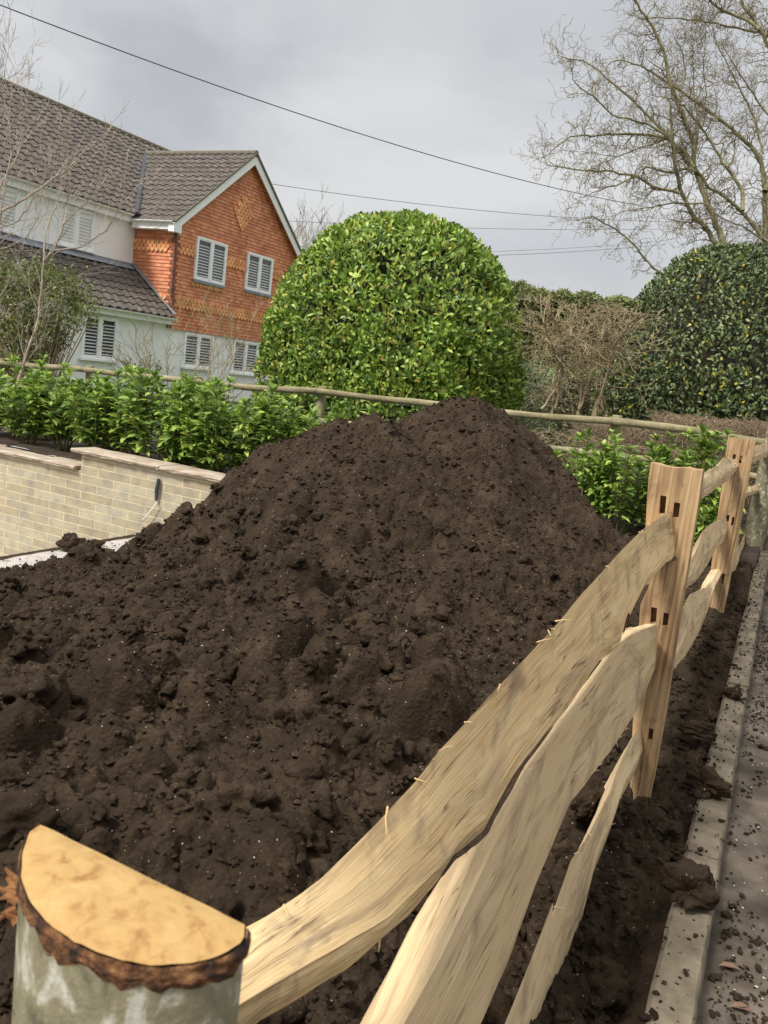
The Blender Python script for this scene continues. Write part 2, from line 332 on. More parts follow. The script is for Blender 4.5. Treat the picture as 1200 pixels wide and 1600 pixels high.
def leaves(mb, base, direc, nrm, Ls, Ws, rng, droop=.25, simple=False):
    """leaf blades: base point, direction along blade, face normal; folded on the midrib and bent"""
    base = np.asarray(base, float); D = direc/(np.linalg.norm(direc, axis=1)[:, None]+1e-9)
    S = np.cross(D, nrm); S /= np.linalg.norm(S, axis=1)[:, None]+1e-9; Nn = np.cross(S, D)
    Ls = Ls[:, None]; Ws = Ws[:, None]; b = base
    dr = droop*rng.uniform(.3, 1.6, len(b))[:, None]
    if simple:
        l = b+D*Ls*.5+S*Ws*.5+Nn*Ws*.12; r = b+D*Ls*.5-S*Ws*.5+Nn*Ws*.12; t = b+D*Ls-Nn*Ls*dr*.4
        V = np.stack([b, l, t, r], 1); n = len(b); o = np.arange(n)[:, None]*4
        mb.add(V.reshape(-1, 3), np.concatenate([o+np.array([[0, 2, 1]]), o+np.array([[0, 3, 2]])]))
        return
    m1 = b+D*Ls*.33; m2 = b+D*Ls*.7-Nn*Ls*dr*.25; t = b+D*Ls-Nn*Ls*dr*.7
    up = Nn*Ws*.14
    l1 = m1+S*Ws*.42+up; r1 = m1-S*Ws*.42+up; l2 = m2+S*Ws*.43+up; r2 = m2-S*Ws*.43+up
    V = np.stack([b, l1, m1, r1, l2, m2, r2, t], 1); n = len(b); o = np.arange(n)[:, None]*8
    tri = np.concatenate([o+np.array([[a]]).reshape(1, 3) for a in ([0, 2, 1], [0, 3, 2], [4, 5, 7], [5, 6, 7])])
    quad = np.concatenate([o+np.array([a]) for a in ([1, 2, 5, 4], [2, 3, 6, 5])])
    mb.add(V.reshape(-1, 3), tri, quad)
def unit(v): v = np.asarray(v, float); return v/(np.linalg.norm(v)+1e-12)

# ================================================================== SETTING
def sheet(name, x0, x1, y0, y1, z, m, nx=1, ny=1, zf=None):
    xs = np.linspace(x0, x1, nx+1); ys = np.linspace(y0, y1, ny+1); Xg, Yg = np.meshgrid(xs, ys, indexing='ij')
    Zg = np.full_like(Xg, z) if zf is None else zf(Xg, Yg)
    V = np.stack([Xg, Yg, Zg], -1).reshape(-1, 3)
    i = np.arange(nx)[:, None]*(ny+1)+np.arange(ny)[None, :]
    Q = np.stack([i, i+ny+1, i+ny+2, i+1], -1).reshape(-1, 4)
    return setp(mesh(name, V, [Q], m, smooth=True), kind='structure')
sheet('ground', -900, 900, 12.0, 1500, -.22, M['grass'])
sheet('planting_bed', -14, -.056, 6.6, 12.0, -.02, M['bed'], 240, 110, lambda x, y: -.03+.02*np.minimum(0, x+6)*.6+.16*np.clip((y-7)/3, 0, 1)+.10*fbm(x*2.2, y*2.2, 5)-.25*np.clip((8.4-y)/.6, 0, 1)*np.clip((x+3.5)/.4, 0, 1))
sheet('ground_soil', -3.2, .0, -3, 12, -.3, M['bed'])
sheet('lawn', -60, -14, -60, 12.0, -.25, M['grass'])
sheet('patio', -14, -4.7, -12, 6.6, -1.75, M['pale_concrete'])
sheet('driveway', 0, 60, -40, 12.0, -.085, M['tarmac'])
# kerb stones: real joints between the lengths
for k in range(13):
    y0 = -1.1+k*.915; mb = MB()
    rng = np.random.RandomState(900+k); dz = rng.uniform(-.004, .004); dx = rng.uniform(-.004, .004)
    ys = np.linspace(y0+.004, y0+.908, 40)
    prof = [(-.055, -.2), (-.055, -.012), (-.045, .0), (.04, .0), (.046, -.008), (.052, -.03), (.053, -.2)]
    V = []
    for j, y in enumerate(ys):
        for q, (px_, pz_) in enumerate(prof):
            V.append((px_+dx+.003*vnoise(np.array(y*24.), np.array(q*3.+k)), y, pz_+dz+.004*vnoise(np.array(y*30.), np.array(q*5.+k))))
    n = len(prof); i = np.arange(39)[:, None]*n+np.arange(n-1)[None, :]
    mb.add(V, np.stack([i, i+1, i+n+1, i+n], -1).reshape(-1, 4), list(range(n))[::-1], [39*n+q for q in range(n)])
    o = mb.build('kerb', M['concrete']); setp(o, kind='structure')
# pale concrete strip beside the heap, above the sunken patio
mb = MB(); ys = np.linspace(-3, 6.38, 120); V = []
for y in ys:
    w = .10*max(0, (y-5.7))**2
    e = .012*math.sin(y*9)+.008*math.sin(y*23)
    V += [(-5.33+e-w*.2, y, -1.75), (-5.30+e-w*.2, y, -.50), (-5.27+e, y, -.485), (-4.45, y, -.475), (-4.40, y, -1.2)]
i = np.arange(119)[:, None]*5+np.arange(4)[None, :]
mb.add(V, np.stack([i, i+1, i+6, i+5], -1).reshape(-1, 4))
setp(mb.build('concrete_path', M['pale_concrete'], smooth=False), kind='structure')

# ================================================================== SOIL HEAP
def smax(a, b, k): h = np.clip(.5+.5*(a-b)/k, 0, 1); return b*(1-h)+a*h+k*h*(1-h)
def cone(x, y, cx, cy_, top, sl, ax=1.0, rnd=.2, ang=0.0):
    c, s = math.cos(ang), math.sin(ang); u = (x-cx)*c+(y-cy_)*s; v = (-(x-cx)*s+(y-cy_)*c)*ax
    return top+sl*rnd-sl*np.sqrt(u*u+v*v+rnd*rnd)
def heap_base(x, y):
    b = np.interp(x, [-5.6, -5.1, -4.76, -4.2, -3.6, -3.0, -2.0, -.9, -.45, -.1], [-.66, -.57, -.50, -.37, -.22, -.09, .07, .06, .02, -.01])
    b = b-.13*np.clip((-3.3-x)/.6, 0, 1)*np.clip((y-3.2)/1.2, 0, 1)
    b = b-.09*np.clip((2.6-y)/1.2, 0, 1)*np.clip((x+.8)/.3, 0, 1)
    b = b+.03*np.clip((y-1)/3, -1, 1)*(x < -.5)
    wx = x+.16*fbm(x*1.7, y*1.7, 3, 1); wy = y+.16*fbm(x*1.7+9, y*1.7+4, 3, 2)
    h = cone(wx, wy, -2.02, 5.62, 1.25, .82, 1.0, .16)
    h = smax(h, cone(wx, wy, -2.46, 4.85, 1.07, .90, 1.0, .16), .05)
    h = smax(h, cone(wx, wy, -2.76, 4.92, .99, 1.02, 1.0, .15), .06)
    h = smax(h, cone(wx, wy, -3.0, 4.4, .20, .80, .8, .3), .08)
    h = smax(h, cone(wx, wy, -1.75, 4.6, .55, .6, 1.0, .3), .12)
    h = smax(h, cone(wx, wy, -2.2, 3.4, .34, .38, .8, .5), .2)
    h = smax(h, cone(wx, wy, -2.0, 2.2, .20, .25, .8, .5), .2)
    return smax(h, b, .12)
def heap_h(x, y, detail=True):
    h = heap_base(x, y)
    if not detail: return h
    wx = x+.030*fbm(x*7, y*7, 2, 0)+.006*fbm(x*30, y*30, 2, 1); wy = y+.030*fbm(x*7+5, y*7+3, 2, 2)+.006*fbm(x*30+7, y*30+2, 2, 3)
    low = np.clip(1.0-(h-.25)*.9, .2, 1)*np.clip(1.12-(y-1.5)*.12, .35, 1)
    patch = np.clip(.5+2.2*fbm(x*1.5+3, y*1.5, 3, 3), 0, 1)      # where the heap is cloddy and where it has run fine
    big = clods(wx, wy, .30, 3, .42, .30, .55)*low*patch
    mid = clods(wx, wy, .135, 5, .75, .34, .66)*(.18+.82*low)*(.25+.75*patch)
    sm = clods(wx, wy, .062, 9, .95, .40, .72)*(.45+.55*low)
    fine = clods(wx+3, wy+1, .027, 11, 1, .42, .72)
    dust = clods(x+1, y+2, .0125, 12, 1, .42, .7)
    rd = fbm(x*1.25+2, y*1.25+8, 3, 2); h = h-.055+.07*fbm(x*1.9, y*1.9, 3, 1)+.10*(.22-np.minimum(np.abs(rd)*1.6, .3))*np.clip((h+.1)*2, 0, 1)+.03*fbm(x*6, y*6, 3, 2)
    body = np.maximum(big*1.45, np.maximum(mid*1.5, sm*1.15+.006*low))-.012
    return h+body+.16*np.minimum(mid, .03)*(big > mid)+.75*fine+.60*dust+.012*fbm(x*26, y*26, 3, 0, .7)-.008
xs = np.arange(-5.75, -.03, .0066)
ys = [-.6]
while ys[-1] < 8.9: ys.append(ys[-1]+(.0068+.0011*max(0, ys[-1])))
ys = np.array(ys); Xg, Yg = np.meshgrid(xs, ys, indexing='ij')
Zg = heap_h(Xg, Yg)
# left edge feathers out on the concrete, right edge against the kerb
edge = np.clip((Xg+4.93+.16*fbm(Xg*2, Yg*2, 4))/.32, 0, 1); Zg = Zg*edge+(-.62)*(1-edge)
edge = np.clip((-.055+.02*fbm(Xg*9, Yg*9, 3)-Xg)/.05, 0, 1); Zg = Zg*edge+(-.07)*(1-edge)
edge = np.clip((8.7-Yg)/.5, 0, 1); Zg = Zg*edge+(-.35)*(1-edge)
V = np.stack([Xg, Yg, Zg], -1).reshape(-1, 3); nx, ny = Xg.shape
i = np.arange(nx-1)[:, None]*ny+np.arange(ny-1)[None, :]
heap = thing('soil_heap', (-2.3, 4.5, 0), 'large heap of loose dark brown topsoil piled beside the split oak fence', 'soil heap')
mesh('soil', V, [np.stack([i, i+ny, i+ny+1, i+1], -1).reshape(-1, 4)], M['soil'], heap, smooth=True)
rng = np.random.RandomState(5)
protos1 = [blob(rng, 1, 1, .35) for _ in range(8)]; protos2 = [blob(rng, 1, 3, .42) for _ in range(10)]; protosb = [blob(rng, 1, 4, .42) for _ in range(8)]
def on_heap(n, x0, x1, y0, y1, seed):
    r_ = np.random.RandomState(seed); x = r_.uniform(x0, x1, n); y = y0+(y1-y0)*r_.uniform(0, 1, n)**1.25
    return x, y
mb = MB()
x, y = on_heap(26000, -4.9, -.1, .9, 7.0, 1); s = np.random.RandomState(2).gamma(2.2, .0030, len(x))+.0028
scatter(mb, np.stack([x, y, heap_h(x, y)+s*.3], 1), s, rng, protos1)
cr1 = mb.build('soil_crumbs', M['soil'], heap, smooth=False); setp(cr1, kind='stuff')
mb = MB()
x, y = on_heap(1500, -4.8, -.14, 1.0, 6.6, 3); s = np.random.RandomState(4).gamma(2.0, .0085, len(x))+.010
s = np.minimum(s, .062)*np.where(heap_base(x, y) > .5, .6, 1)
scatter(mb, np.stack([x, y, heap_h(x, y, True)-s*.15], 1), s, rng, protos2)
x, y = on_heap(900, -4.6, -.12, .9, 4.6, 33); s = (.018+.075*np.random.RandomState(34).uniform(0, 1, len(x))**2.2)*np.clip(1.25-.14*y, .5, 1)
scatter(mb, np.stack([x, y, heap_h(x, y, True)-s*.25], 1), s, rng, protosb, .85)
q_ = np.random.RandomState(61); x = q_.uniform(-.30, -.06, 230); y = q_.uniform(1.2, 7, 230); s = q_.uniform(.010, .036, 230)
scatter(mb, np.stack([x, y, heap_h(x, y, True)-s*.1], 1), s, rng, protosb, .85)
cr2 = mb.build('soil_clods', M['soil'], heap, smooth=True); setp(cr2, kind='stuff')
# pebbles in the heap
mb = MB(); x, y = on_heap(420, -4.6, -.2, 1.0, 6.3, 8); s = np.random.RandomState(9).uniform(.002, .0055, len(x))
scatter(mb, np.stack([x, y, heap_h(x, y)+s*.6], 1), s, rng, protos1); st = mb.build('pebbles', M['grit'], heap); setp(st, kind='stuff')

# single clods lying on the kerb and on the concrete
def clod(px_, z, r, seed, label, group=None, sq=.95, sink=.35, m='soil', e=1.15):
    rg = np.random.RandomState(seed); PV, PF = blob(rg, 1, 5, .26)
    n = np.zeros(len(PV))
    for k in range(60):
        d = rg.normal(size=3)*rg.uniform(9, 34); n += .0042*np.sin(PV@d+rg.uniform(0, 6))
    PV = PV*(1+n)[:, None]
    base = PZ(*px_, z) if len(px_) == 2 else np.array(px_, float)
    a = rg.uniform(0, 6.28); c, s_ = math.cos(a), math.sin(a)
    Vv = np.stack([PV[:, 0]*e*c-PV[:, 1]/e*s_, PV[:, 0]*e*s_+PV[:, 1]/e*c, PV[:, 2]*sq], 1)*r
    Vv[:, 2] = np.maximum(Vv[:, 2], -r*sq*.62); Vv = Vv+base+np.array([0, 0, r*sq*.60])
    return setp(mesh('soil_clod', Vv, [PF], M[m], smooth=True, origin=tuple(base)), label, 'soil clod', group)
GC = 'soil clods lying on the kerb'
clod((1072, 1415), 0, .078, 31, 'biggest soil clod lying across the kerb, nearest to the camera', GC)
clod((1100, 1240), 0, .066, 2, 'rough flat-topped soil clod overlapping the kerb above the biggest one', GC, .8)
clod((1143, 1090), 0, .043, 3, 'round soil clod sitting alone in the middle of the kerb', GC, 1.0)
clod((1093, 1150), 0, .058, 14, 'oval soil clod half on the inner kerb edge below the round one', GC, .7, e=1.35)
clod((112, 858), -.475, .105, 6, 'fist-shaped brown soil clod standing on the pale concrete strip', None, .85, m='soil', e=1.2)
clod((64, 884), -.475, .034, 7, 'small dark soil clod on the pale concrete strip near the left frame edge', None, .6)

q3 = PX(922, 1248, -.345); clod((float(q3[0]), float(q3[1]), float(q3[2])-.05), 0, .075, 23, 'soil clod lodged behind the lowest foreground rail', None, .9, e=1.3)
# crumbs on kerb, drive and concrete
mb = MB(); rg = np.random.RandomState(21)
n = 9000; x = np.abs(rg.gamma(1.6, .16, n))+.06; y = rg.uniform(1.0, 9, n); kp = fbm(x*6, y*3, 3, 2)+.25*rg.rand(n) > .05; x = x[kp]; y = y[kp]; n = len(x); s = rg.gamma(1.6, .0024, n)+.0018
scatter(mb, np.stack([x, y, np.full(n, -.083)+s*.2], 1), s, rg, protos1)
setp(mb.build('drive_crumbs', M['crumb']), 'dark soil crumbs scattered over the driveway surface beside the kerb', 'soil crumbs', None, 'stuff')
mb = MB(); n = 800; x = rg.uniform(-.055, .05, n); y = rg.uniform(1.0, 9, n); s = rg.gamma(1.5, .0019, n)+.0012; s *= np.where(x < -.02, 1.4, 1)
scatter(mb, np.stack([x, y, np.full(n, .001)+s*.3], 1), s, rg, protos1)
setp(mb.build('kerb_crumbs', M['crumb']), 'fine dark soil crumbs sprinkled along the top of the kerb', 'soil crumbs', None, 'stuff')
mb = MB(); n = 700; x = rg.uniform(-5.25, -4.7, n); x = -4.7-(-4.7-x)*rg.uniform(.2, 1, n); y = rg.uniform(3, 6.3, n); s = rg.gamma(1.5, .004, n)+.003
scatter(mb, np.stack([x, y, np.full(n, -.474)+s*.3], 1), s, rg, protos1)
setp(mb.build('path_crumbs', M['crumb']), 'small soil crumbs dotted on the pale concrete strip', 'soil crumbs', None, 'stuff')
mb = MB(); n = 700; x = np.abs(rg.gamma(1.6, .2, n))+.08; y = rg.uniform(1.0, 9, n); s = rg.uniform(.0015, .005, n)
scatter(mb, np.stack([x, y, np.full(n, -.082)+s*.2], 1), s, rg, protos1)
setp(mb.build('drive_grit', M['grit']), 'pale grit and small stones lying on the driveway', 'grit', None, 'stuff')
for (q, lab) in (((1138, 1572), 'curled pinkish-brown dead leaf on the driveway at the bottom right'), ((1122, 1508), 'small brown dead leaf on the driveway just past the kerb')):
    mb = MB(); c = PZ(*q, -.078); leaves(mb, np.array([c, c+[.004, .002, .001]]), np.array([[1, .3, .25], [.9, .5, .15]]), np.array([[0, 0, 1.], [.2, .1, 1]]), np.array([.055, .045]), np.array([.022, .02]), rg)
    setp(mb.build('dead_leaf', M['bronze'], origin=tuple(c)), lab, 'dead leaf')

# ================================================================== SPLIT OAK FENCE
def poly_px(pts, xa, xb):
    """photo points of an edge that lies on the plane X = xa..xb between the posts -> Y,Z table"""
    b = (xb-xa)/2.4; res = []
    for (x, y) in pts:
        p = onp(x, y, (1, -b, 0), xa-.5*b); res.append(p)
    res.sort(key=lambda p: p[1]); A = np.array(res); return A
def edge(pts, xa, xb, ys):
    A = poly_px(pts, xa, xb)
    z = np.interp(ys, A[:, 1], A[:, 2]); b = (xb-xa)/2.4
    return np.stack([xa+b*(ys-.5), ys, z], 1)
def rail(name, T, Mi, B, y0, y1, seed, m, parent, thick=.045, mid=None, taper=.22, nsec=150):
    """T top/back edge, Mi ridge, B bottom front edge: arrays over the same Y samples"""
    rg = np.random.RandomState(seed); n = len(T)
    K = T+np.array([-thick, 0, 0]); K[:, 2] = B[:, 2]*.6+T[:, 2]*.4
    corners = [T, Mi, B, K]; per = [5, 9, 4, 5]; ring = []
    # axis to which the ends taper
    C = (T+Mi+B+K)/4
    for a in range(4):
        A0, A1 = corners[a], corners[(a+1) % 4]
        for q in range(per[a]):
            t = q/per[a]; ring.append(A0*(1-t)+A1*t)
    P = np.stack(ring, 1)          # n x k x 3
    k = P.shape[1]; yv = T[:, 1]
    # split faces: flutes that run along the grain, chips on the arrises
    jj = np.arange(k)[None, :]
    flute = .0045*fbm(yv[:, None]*1.6+seed, jj*.55+seed*3.1+0*yv[:, None], 3, 1)+.0016*vnoise(yv[:, None]*14+seed, jj*1.7+seed+0*yv[:, None], 2)+.0010*vnoise(yv[:, None]*45+seed, jj*2.7+0*yv[:, None], 3)
    dirn = P-C[:, None, :]; dirn[:, :, 1] = 0; dl = np.linalg.norm(dirn, axis=2)[:, :, None]+1e-6
    P = P+dirn/dl*flute[:, :, None]*1.15
    mbx = MB(); i = np.arange(n-1)[:, None]*k+np.arange(k)[None, :]; j = np.arange(n-1)[:, None]*k+((np.arange(k)+1) % k)[None, :]
    mbx.add(P.reshape(-1, 3), np.stack([i, j, j+k, i+k], -1).reshape(-1, 4), list(range(k))[::-1], [(n-1)*k+q for q in range(k)])
    o = mbx.build(name, m, parent)
    dv = np.concatenate(([0], np.cumsum(np.linalg.norm(np.diff(P[n//2], axis=0), axis=1)))); vv = np.append(dv, dv[-1]+np.linalg.norm(P[n//2][0]-P[n//2][-1]))
    me = o.data; uv = me.uv_layers.new(name='UVMap'); li = np.zeros(len(me.loops), dtype=np.int32); me.loops.foreach_get('vertex_index', li)
    nq = (n-1)*k; kk = li % k; col_ = vv[kk].copy(); q4 = li[:nq*4].reshape(-1, 4) % k; wrap = (q4.max(1) == k-1) & (q4.min(1) == 0)
    c4 = vv[q4]; c4[wrap] = np.where(q4[wrap] == 0, vv[-1], c4[wrap]); col_[:nq*4] = c4.ravel()
    uvv = np.stack([col_+seed*1.7, yv[li//k]], 1); uv.data.foreach_set('uv', uvv.astype(np.float32).ravel())
    return o
LB = {}
def mk_rail(label, T, Mi, B, y0, y1, xs_, seed, m, thick=.05, n=260):
    ys_ = np.linspace(y0, y1, n)
    t_ = edge(T, xs_[0], xs_[1], ys_); b_ = edge(B, xs_[4], xs_[5], ys_)
    if Mi is None: m_ = t_*.45+b_*.55; m_[:, 0] = t_[:, 0]*.1+b_[:, 0]*.9+.006
    else:
        A = poly_px(Mi, xs_[2], xs_[3]); m_ = edge(Mi, xs_[2], xs_[3], ys_)
        far = ys_ > A[-1, 1]; w = np.clip((ys_-A[-1, 1])/.15, 0, 1)[:, None]
        m_ = m_*(1-w)+(b_*.85+t_*.15+np.array([.006, 0, 0]))*w
    root = thing('fence_rail', (float(b_[n//2, 0]), float(ys_[n//2]), float(b_[n//2, 2])), label, 'fence rail', 'split oak rails of the fence')
    rail('split_board', t_, m_, b_, y0, y1, seed, m, root, thick)
    rg = np.random.RandomState(seed+50); mb = MB()
    for q in range(26):
        i = rg.randint(8, n-8); e_ = (t_ if rg.rand() < .5 else b_)[i]; d = unit(np.array([rg.uniform(.2, 1), rg.choice([-1, 1])*rg.uniform(.6, 1.5), rg.uniform(-.5, .6)]))*rg.uniform(.008, .03)
        mb.tube([e_-d*.4, e_+d*.3, e_+d+rg.normal(size=3)*.003], [.0014, .001, .0003], 4)
    setp(mb.build('splinters', m, root), kind='stuff')
    return root
r1T = [(388, 1461), (526, 1356), (650, 1221), (687, 1175), (785, 1067), (884, 959), (909, 928), (977, 854), (1013, 820), (1050, 797), (1060, 795)]
r1M = [(372, 1572), (452, 1526), (526, 1483), (607, 1434), (640, 1400), (690, 1352)]
r1B = [(406, 1600), (539, 1517), (637, 1433), (687, 1372), (705, 1344), (755, 1304), (779, 1255), (804, 1211), (890, 1100), (936, 1030), (950, 1022), (967, 1008), (976, 983), (980, 959), (1007, 919), (1038, 882), (1060, 868)]
r2T = [(579, 1597), (607, 1526), (650, 1433), (705, 1347), (976, 983), (1001, 977), (1029, 965)]
r2M = [(631, 1600), (683, 1507), (715, 1443), (773, 1320), (795, 1283), (859, 1165), (933, 1064), (981, 995), (1027, 975)]
r2B = [(752, 1600), (795, 1501), (837, 1384), (891, 1256), (955, 1171), (997, 1107), (1029, 1032)]
r3T = [(789, 1600), (827, 1507), (859, 1448), (864, 1411), (891, 1347), (923, 1299), (952, 1240), (965, 1203), (987, 1155), (1003, 1128)]
r3B = [(848, 1600), (885, 1507), (907, 1448), (923, 1373), (955, 1293), (965, 1256), (1003, 1187)]
mk_rail('broad pale top rail in the foreground, running from the nearest post, nearest to the camera', r1T, r1M, r1B, .41, 2.93, (-.38, -.30, -.33, -.265, -.34, -.268), 1, M['rail'])
mk_rail('second rail down in the foreground, long flat-faced pale plank under the top rail', r2T, r2M, r2B, .41, 2.93, (-.405, -.31, -.33, -.27, -.315, -.262), 2, M['rail_pale'])
mk_rail('lowest foreground rail, thin and wavy, spattered with soil near the first tall post', r3T, None, r3B, .41, 2.93, (-.305, -.275, 0, 0, -.285, -.258), 3, M['rail_pale'], .03)
S2 = (-.375, -.30)
# bark slivers left on the lower arris of the top rail
rt = [o for o in COL.objects if o.name == 'fence_rail'][0]
for (ya, yb_, w_, sd_) in ((1.02, 1.55, .0045, 1), (2.15, 2.42, .006, 2), (2.84, 2.91, .006, 3)):
    ys_ = np.linspace(ya, yb_, 40); e_ = edge(r1B, -.34, -.268, ys_); q_ = (ys_-ya)/(yb_-ya); mb = MB()
    rr_ = w_*(np.sin(q_*math.pi)**.5+.02)*(.6+.8*(vnoise(ys_*30, ys_*0+sd_, 1)+.5)); mb.tube(e_+np.stack([.004+0*ys_, 0*ys_, .004+.006*vnoise(ys_*18, ys_*0+sd_*3, 2)], 1), rr_, 6, True); mb.build('bark_sliver', M['sliver'], rt)
def x2(a, b): # X at Y=3 and Y=6 expressed in the (Y-.5)/2.4 form
    s_ = (b-a)/3.0*2.4; return a-(2.5/2.4)*s_, a-(2.5/2.4)*s_+s_
def mk2(label, T, B, xa, xb, off, seed, y0=2.93, y1=6.02, thick=.045, m='rail_pale'):
    a0, a1 = x2(xa, xb); c0, c1 = x2(xa+off, xb+off)
    return mk_rail(label, T, None, B, y0, y1, (a0, a1, 0, 0, c0, c1), seed, M[m], thick, 160)
mk2('upward-curving top rail between the first and second tall posts', [(1094, 741), (1108, 734), (1122, 727), (1130, 715), (1152, 719)], [(1087, 786), (1119, 764), (1139, 749), (1152, 733)], -.30, -.29, .02, 11)
mk2('middle rail between the first and second tall posts, pale with a ragged split top edge', [(1060, 888), (1082, 870), (1092, 850), (1098, 829), (1115, 816), (1130, 811)], [(1055, 932), (1085, 910), (1107, 880), (1119, 857), (1130, 846)], -.30, -.28, .02, 12)
mk2('lowest rail between the first and second tall posts, broad with a deep split along it', [(1038, 1015), (1062, 962), (1077, 929), (1104, 917), (1113, 904)], [(1036, 1064), (1070, 1026), (1092, 989), (1107, 951), (1115, 920)], -.29, -.265, .025, 13)
mk2('top rail beyond the second tall post, short pale piece below its head', [(1179, 696), (1200, 692)], [(1175, 724), (1200, 713)], -.28, -.23, .02, 14, 6.02, 9.2)
mk2('thin second rail beyond the second tall post at the right frame edge', [(1164, 762), (1196, 754)], [(1164, 776), (1197, 766)], -.28, -.24, .02, 15, 6.02, 9.2)
mk2('lowest rail beyond the second tall post, pale and pointed upward', [(1149, 865), (1156, 827), (1170, 820), (1179, 814)], [(1141, 902), (1152, 899), (1167, 861), (1179, 827)], -.28, -.25, .02, 16, 6.02, 9.2)

def cleft_post(loc, w_top, w_bot, t, h, seed, label, holes, shift=0.0):
    """cleft post with real mortise recesses: front face cut into a grid, hole cells sunk"""
    root = thing('fence_post', loc, label, 'fence post', 'tall cleft oak posts of the fence')
    rg = np.random.RandomState(seed)
    zs = set(np.linspace(-.45, h, 72).tolist()); us = set(np.linspace(-1, 1, 13).tolist())
    for (hx, hz, hw, hh) in holes:
        for e_ in (hz-hh/2, hz+hh/2): zs.add(e_)
        for e_ in (hx-hw/2, hx+hw/2): us.add(e_)
    zs = np.array(sorted(zs)); us = np.array(sorted(us))
    def hw_(z): return (w_bot+(w_top-w_bot)*np.clip(z/h, 0, 1)**.8)/2
    def pos(u, z, depth):
        w = hw_(z)*(1+.05*vnoise(np.array(z*7.+seed), np.array(1.*(u > 0)), 1))
        y = depth-.006*vnoise(np.array(u*4.+seed), np.array(z*1.3), 2)*1.5-.003*vnoise(np.array(u*14.), np.array(z*3.), 3)
        zt = z+(.03*vnoise(np.array(u*2.6+seed), np.array(3.3), 0)+.006*u if z >= h-1e-6 else 0)
        return (loc[0]+u*w+shift*(1-z/h), loc[1]+y, loc[2]+zt)
    inh = lambda u, z: any(abs(u-hx) < hw/2 and abs(z-hz) < hh/2 for (hx, hz, hw, hh) in holes)
    V = []; F = []; idx = {}
    def vid(i_, j_, back):
        key = (i_, j_, back)
        if key not in idx: idx[key] = len(V); V.append(pos(us[i_], zs[j_], t if back == 1 else (t*.7 if back == 2 else 0)))
        return idx[key]
    H = np.zeros((len(us)-1, len(zs)-1), bool)
    for i_ in range(len(us)-1):
        for j_ in range(len(zs)-1): H[i_, j_] = inh((us[i_]+us[i_+1])/2, (zs[j_]+zs[j_+1])/2)
    for i_ in range(len(us)-1):
        for j_ in range(len(zs)-1):
            lay = 2 if H[i_, j_] else 0
            F.append([vid(i_, j_, lay), vid(i_+1, j_, lay), vid(i_+1, j_+1, lay), vid(i_, j_+1, lay)])
            if H[i_, j_]:
                if i_ == 0 or not H[i_-1, j_]: F.append([vid(i_, j_, 0), vid(i_, j_, 2), vid(i_, j_+1, 2), vid(i_, j_+1, 0)])
                if i_ == len(us)-2 or not H[i_+1, j_]: F.append([vid(i_+1, j_, 0), vid(i_+1, j_, 2), vid(i_+1, j_+1, 2), vid(i_+1, j_+1, 0)])
                if not H[i_, j_-1]: F.append([vid(i_, j_, 0), vid(i_, j_, 2), vid(i_+1, j_, 2), vid(i_+1, j_, 0)])
                if not H[i_, j_+1]: F.append([vid(i_, j_+1, 0), vid(i_, j_+1, 2), vid(i_+1, j_+1, 2), vid(i_+1, j_+1, 0)])
            F.append([vid(i_, j_, 1), vid(i_, j_+1, 1), vid(i_+1, j_+1, 1), vid(i_+1, j_, 1)])
    n1 = len(us)-1
    for j_ in range(len(zs)-1):
        F.append([vid(0, j_, 0), vid(0, j_+1, 0), vid(0, j_+1, 1), vid(0, j_, 1)]); F.append([vid(n1, j_, 0), vid(n1, j_, 1), vid(n1, j_+1, 1), vid(n1, j_+1, 0)])
    for i_ in range(n1): F.append([vid(i_, len(zs)-1, 0), vid(i_+1, len(zs)-1, 0), vid(i_+1, len(zs)-1, 1), vid(i_, len(zs)-1, 1)])
    mesh('upright', V, [np.array(F)], M['post'], root)
    return root
hl = lambda a, b: [(a, .97, .20, .075), (a, .60, .20, .075), (a, .235, .20, .07), (b, .985, .20, .085), (b, .61, .20, .085)]
p1 = (-.312, 2.88, 0.0)
cleft_post(p1, .168, .07, .07, 1.115, 4, 'first tall flat post, orange-brown split oak, where the foreground rails end', [(.20, .975, .24, .05), (-.36, .985, .24, .06), (.32, .605, .26, .045), (-.30, .61, .30, .055), (.3, .2, .3, .04)], .075)
cleft_post((-.275, 6.0, 0), .17, .115, .07, 1.165, 5, 'second tall flat post, weathered brown oak behind the first one', [(.15, 1.03, .2, .05), (-.35, 1.04, .22, .035), (-.12, .63, .22, .045), (.33, .615, .22, .06), (.30, .22, .24, .07), (-.3, .22, .2, .04)], .04)

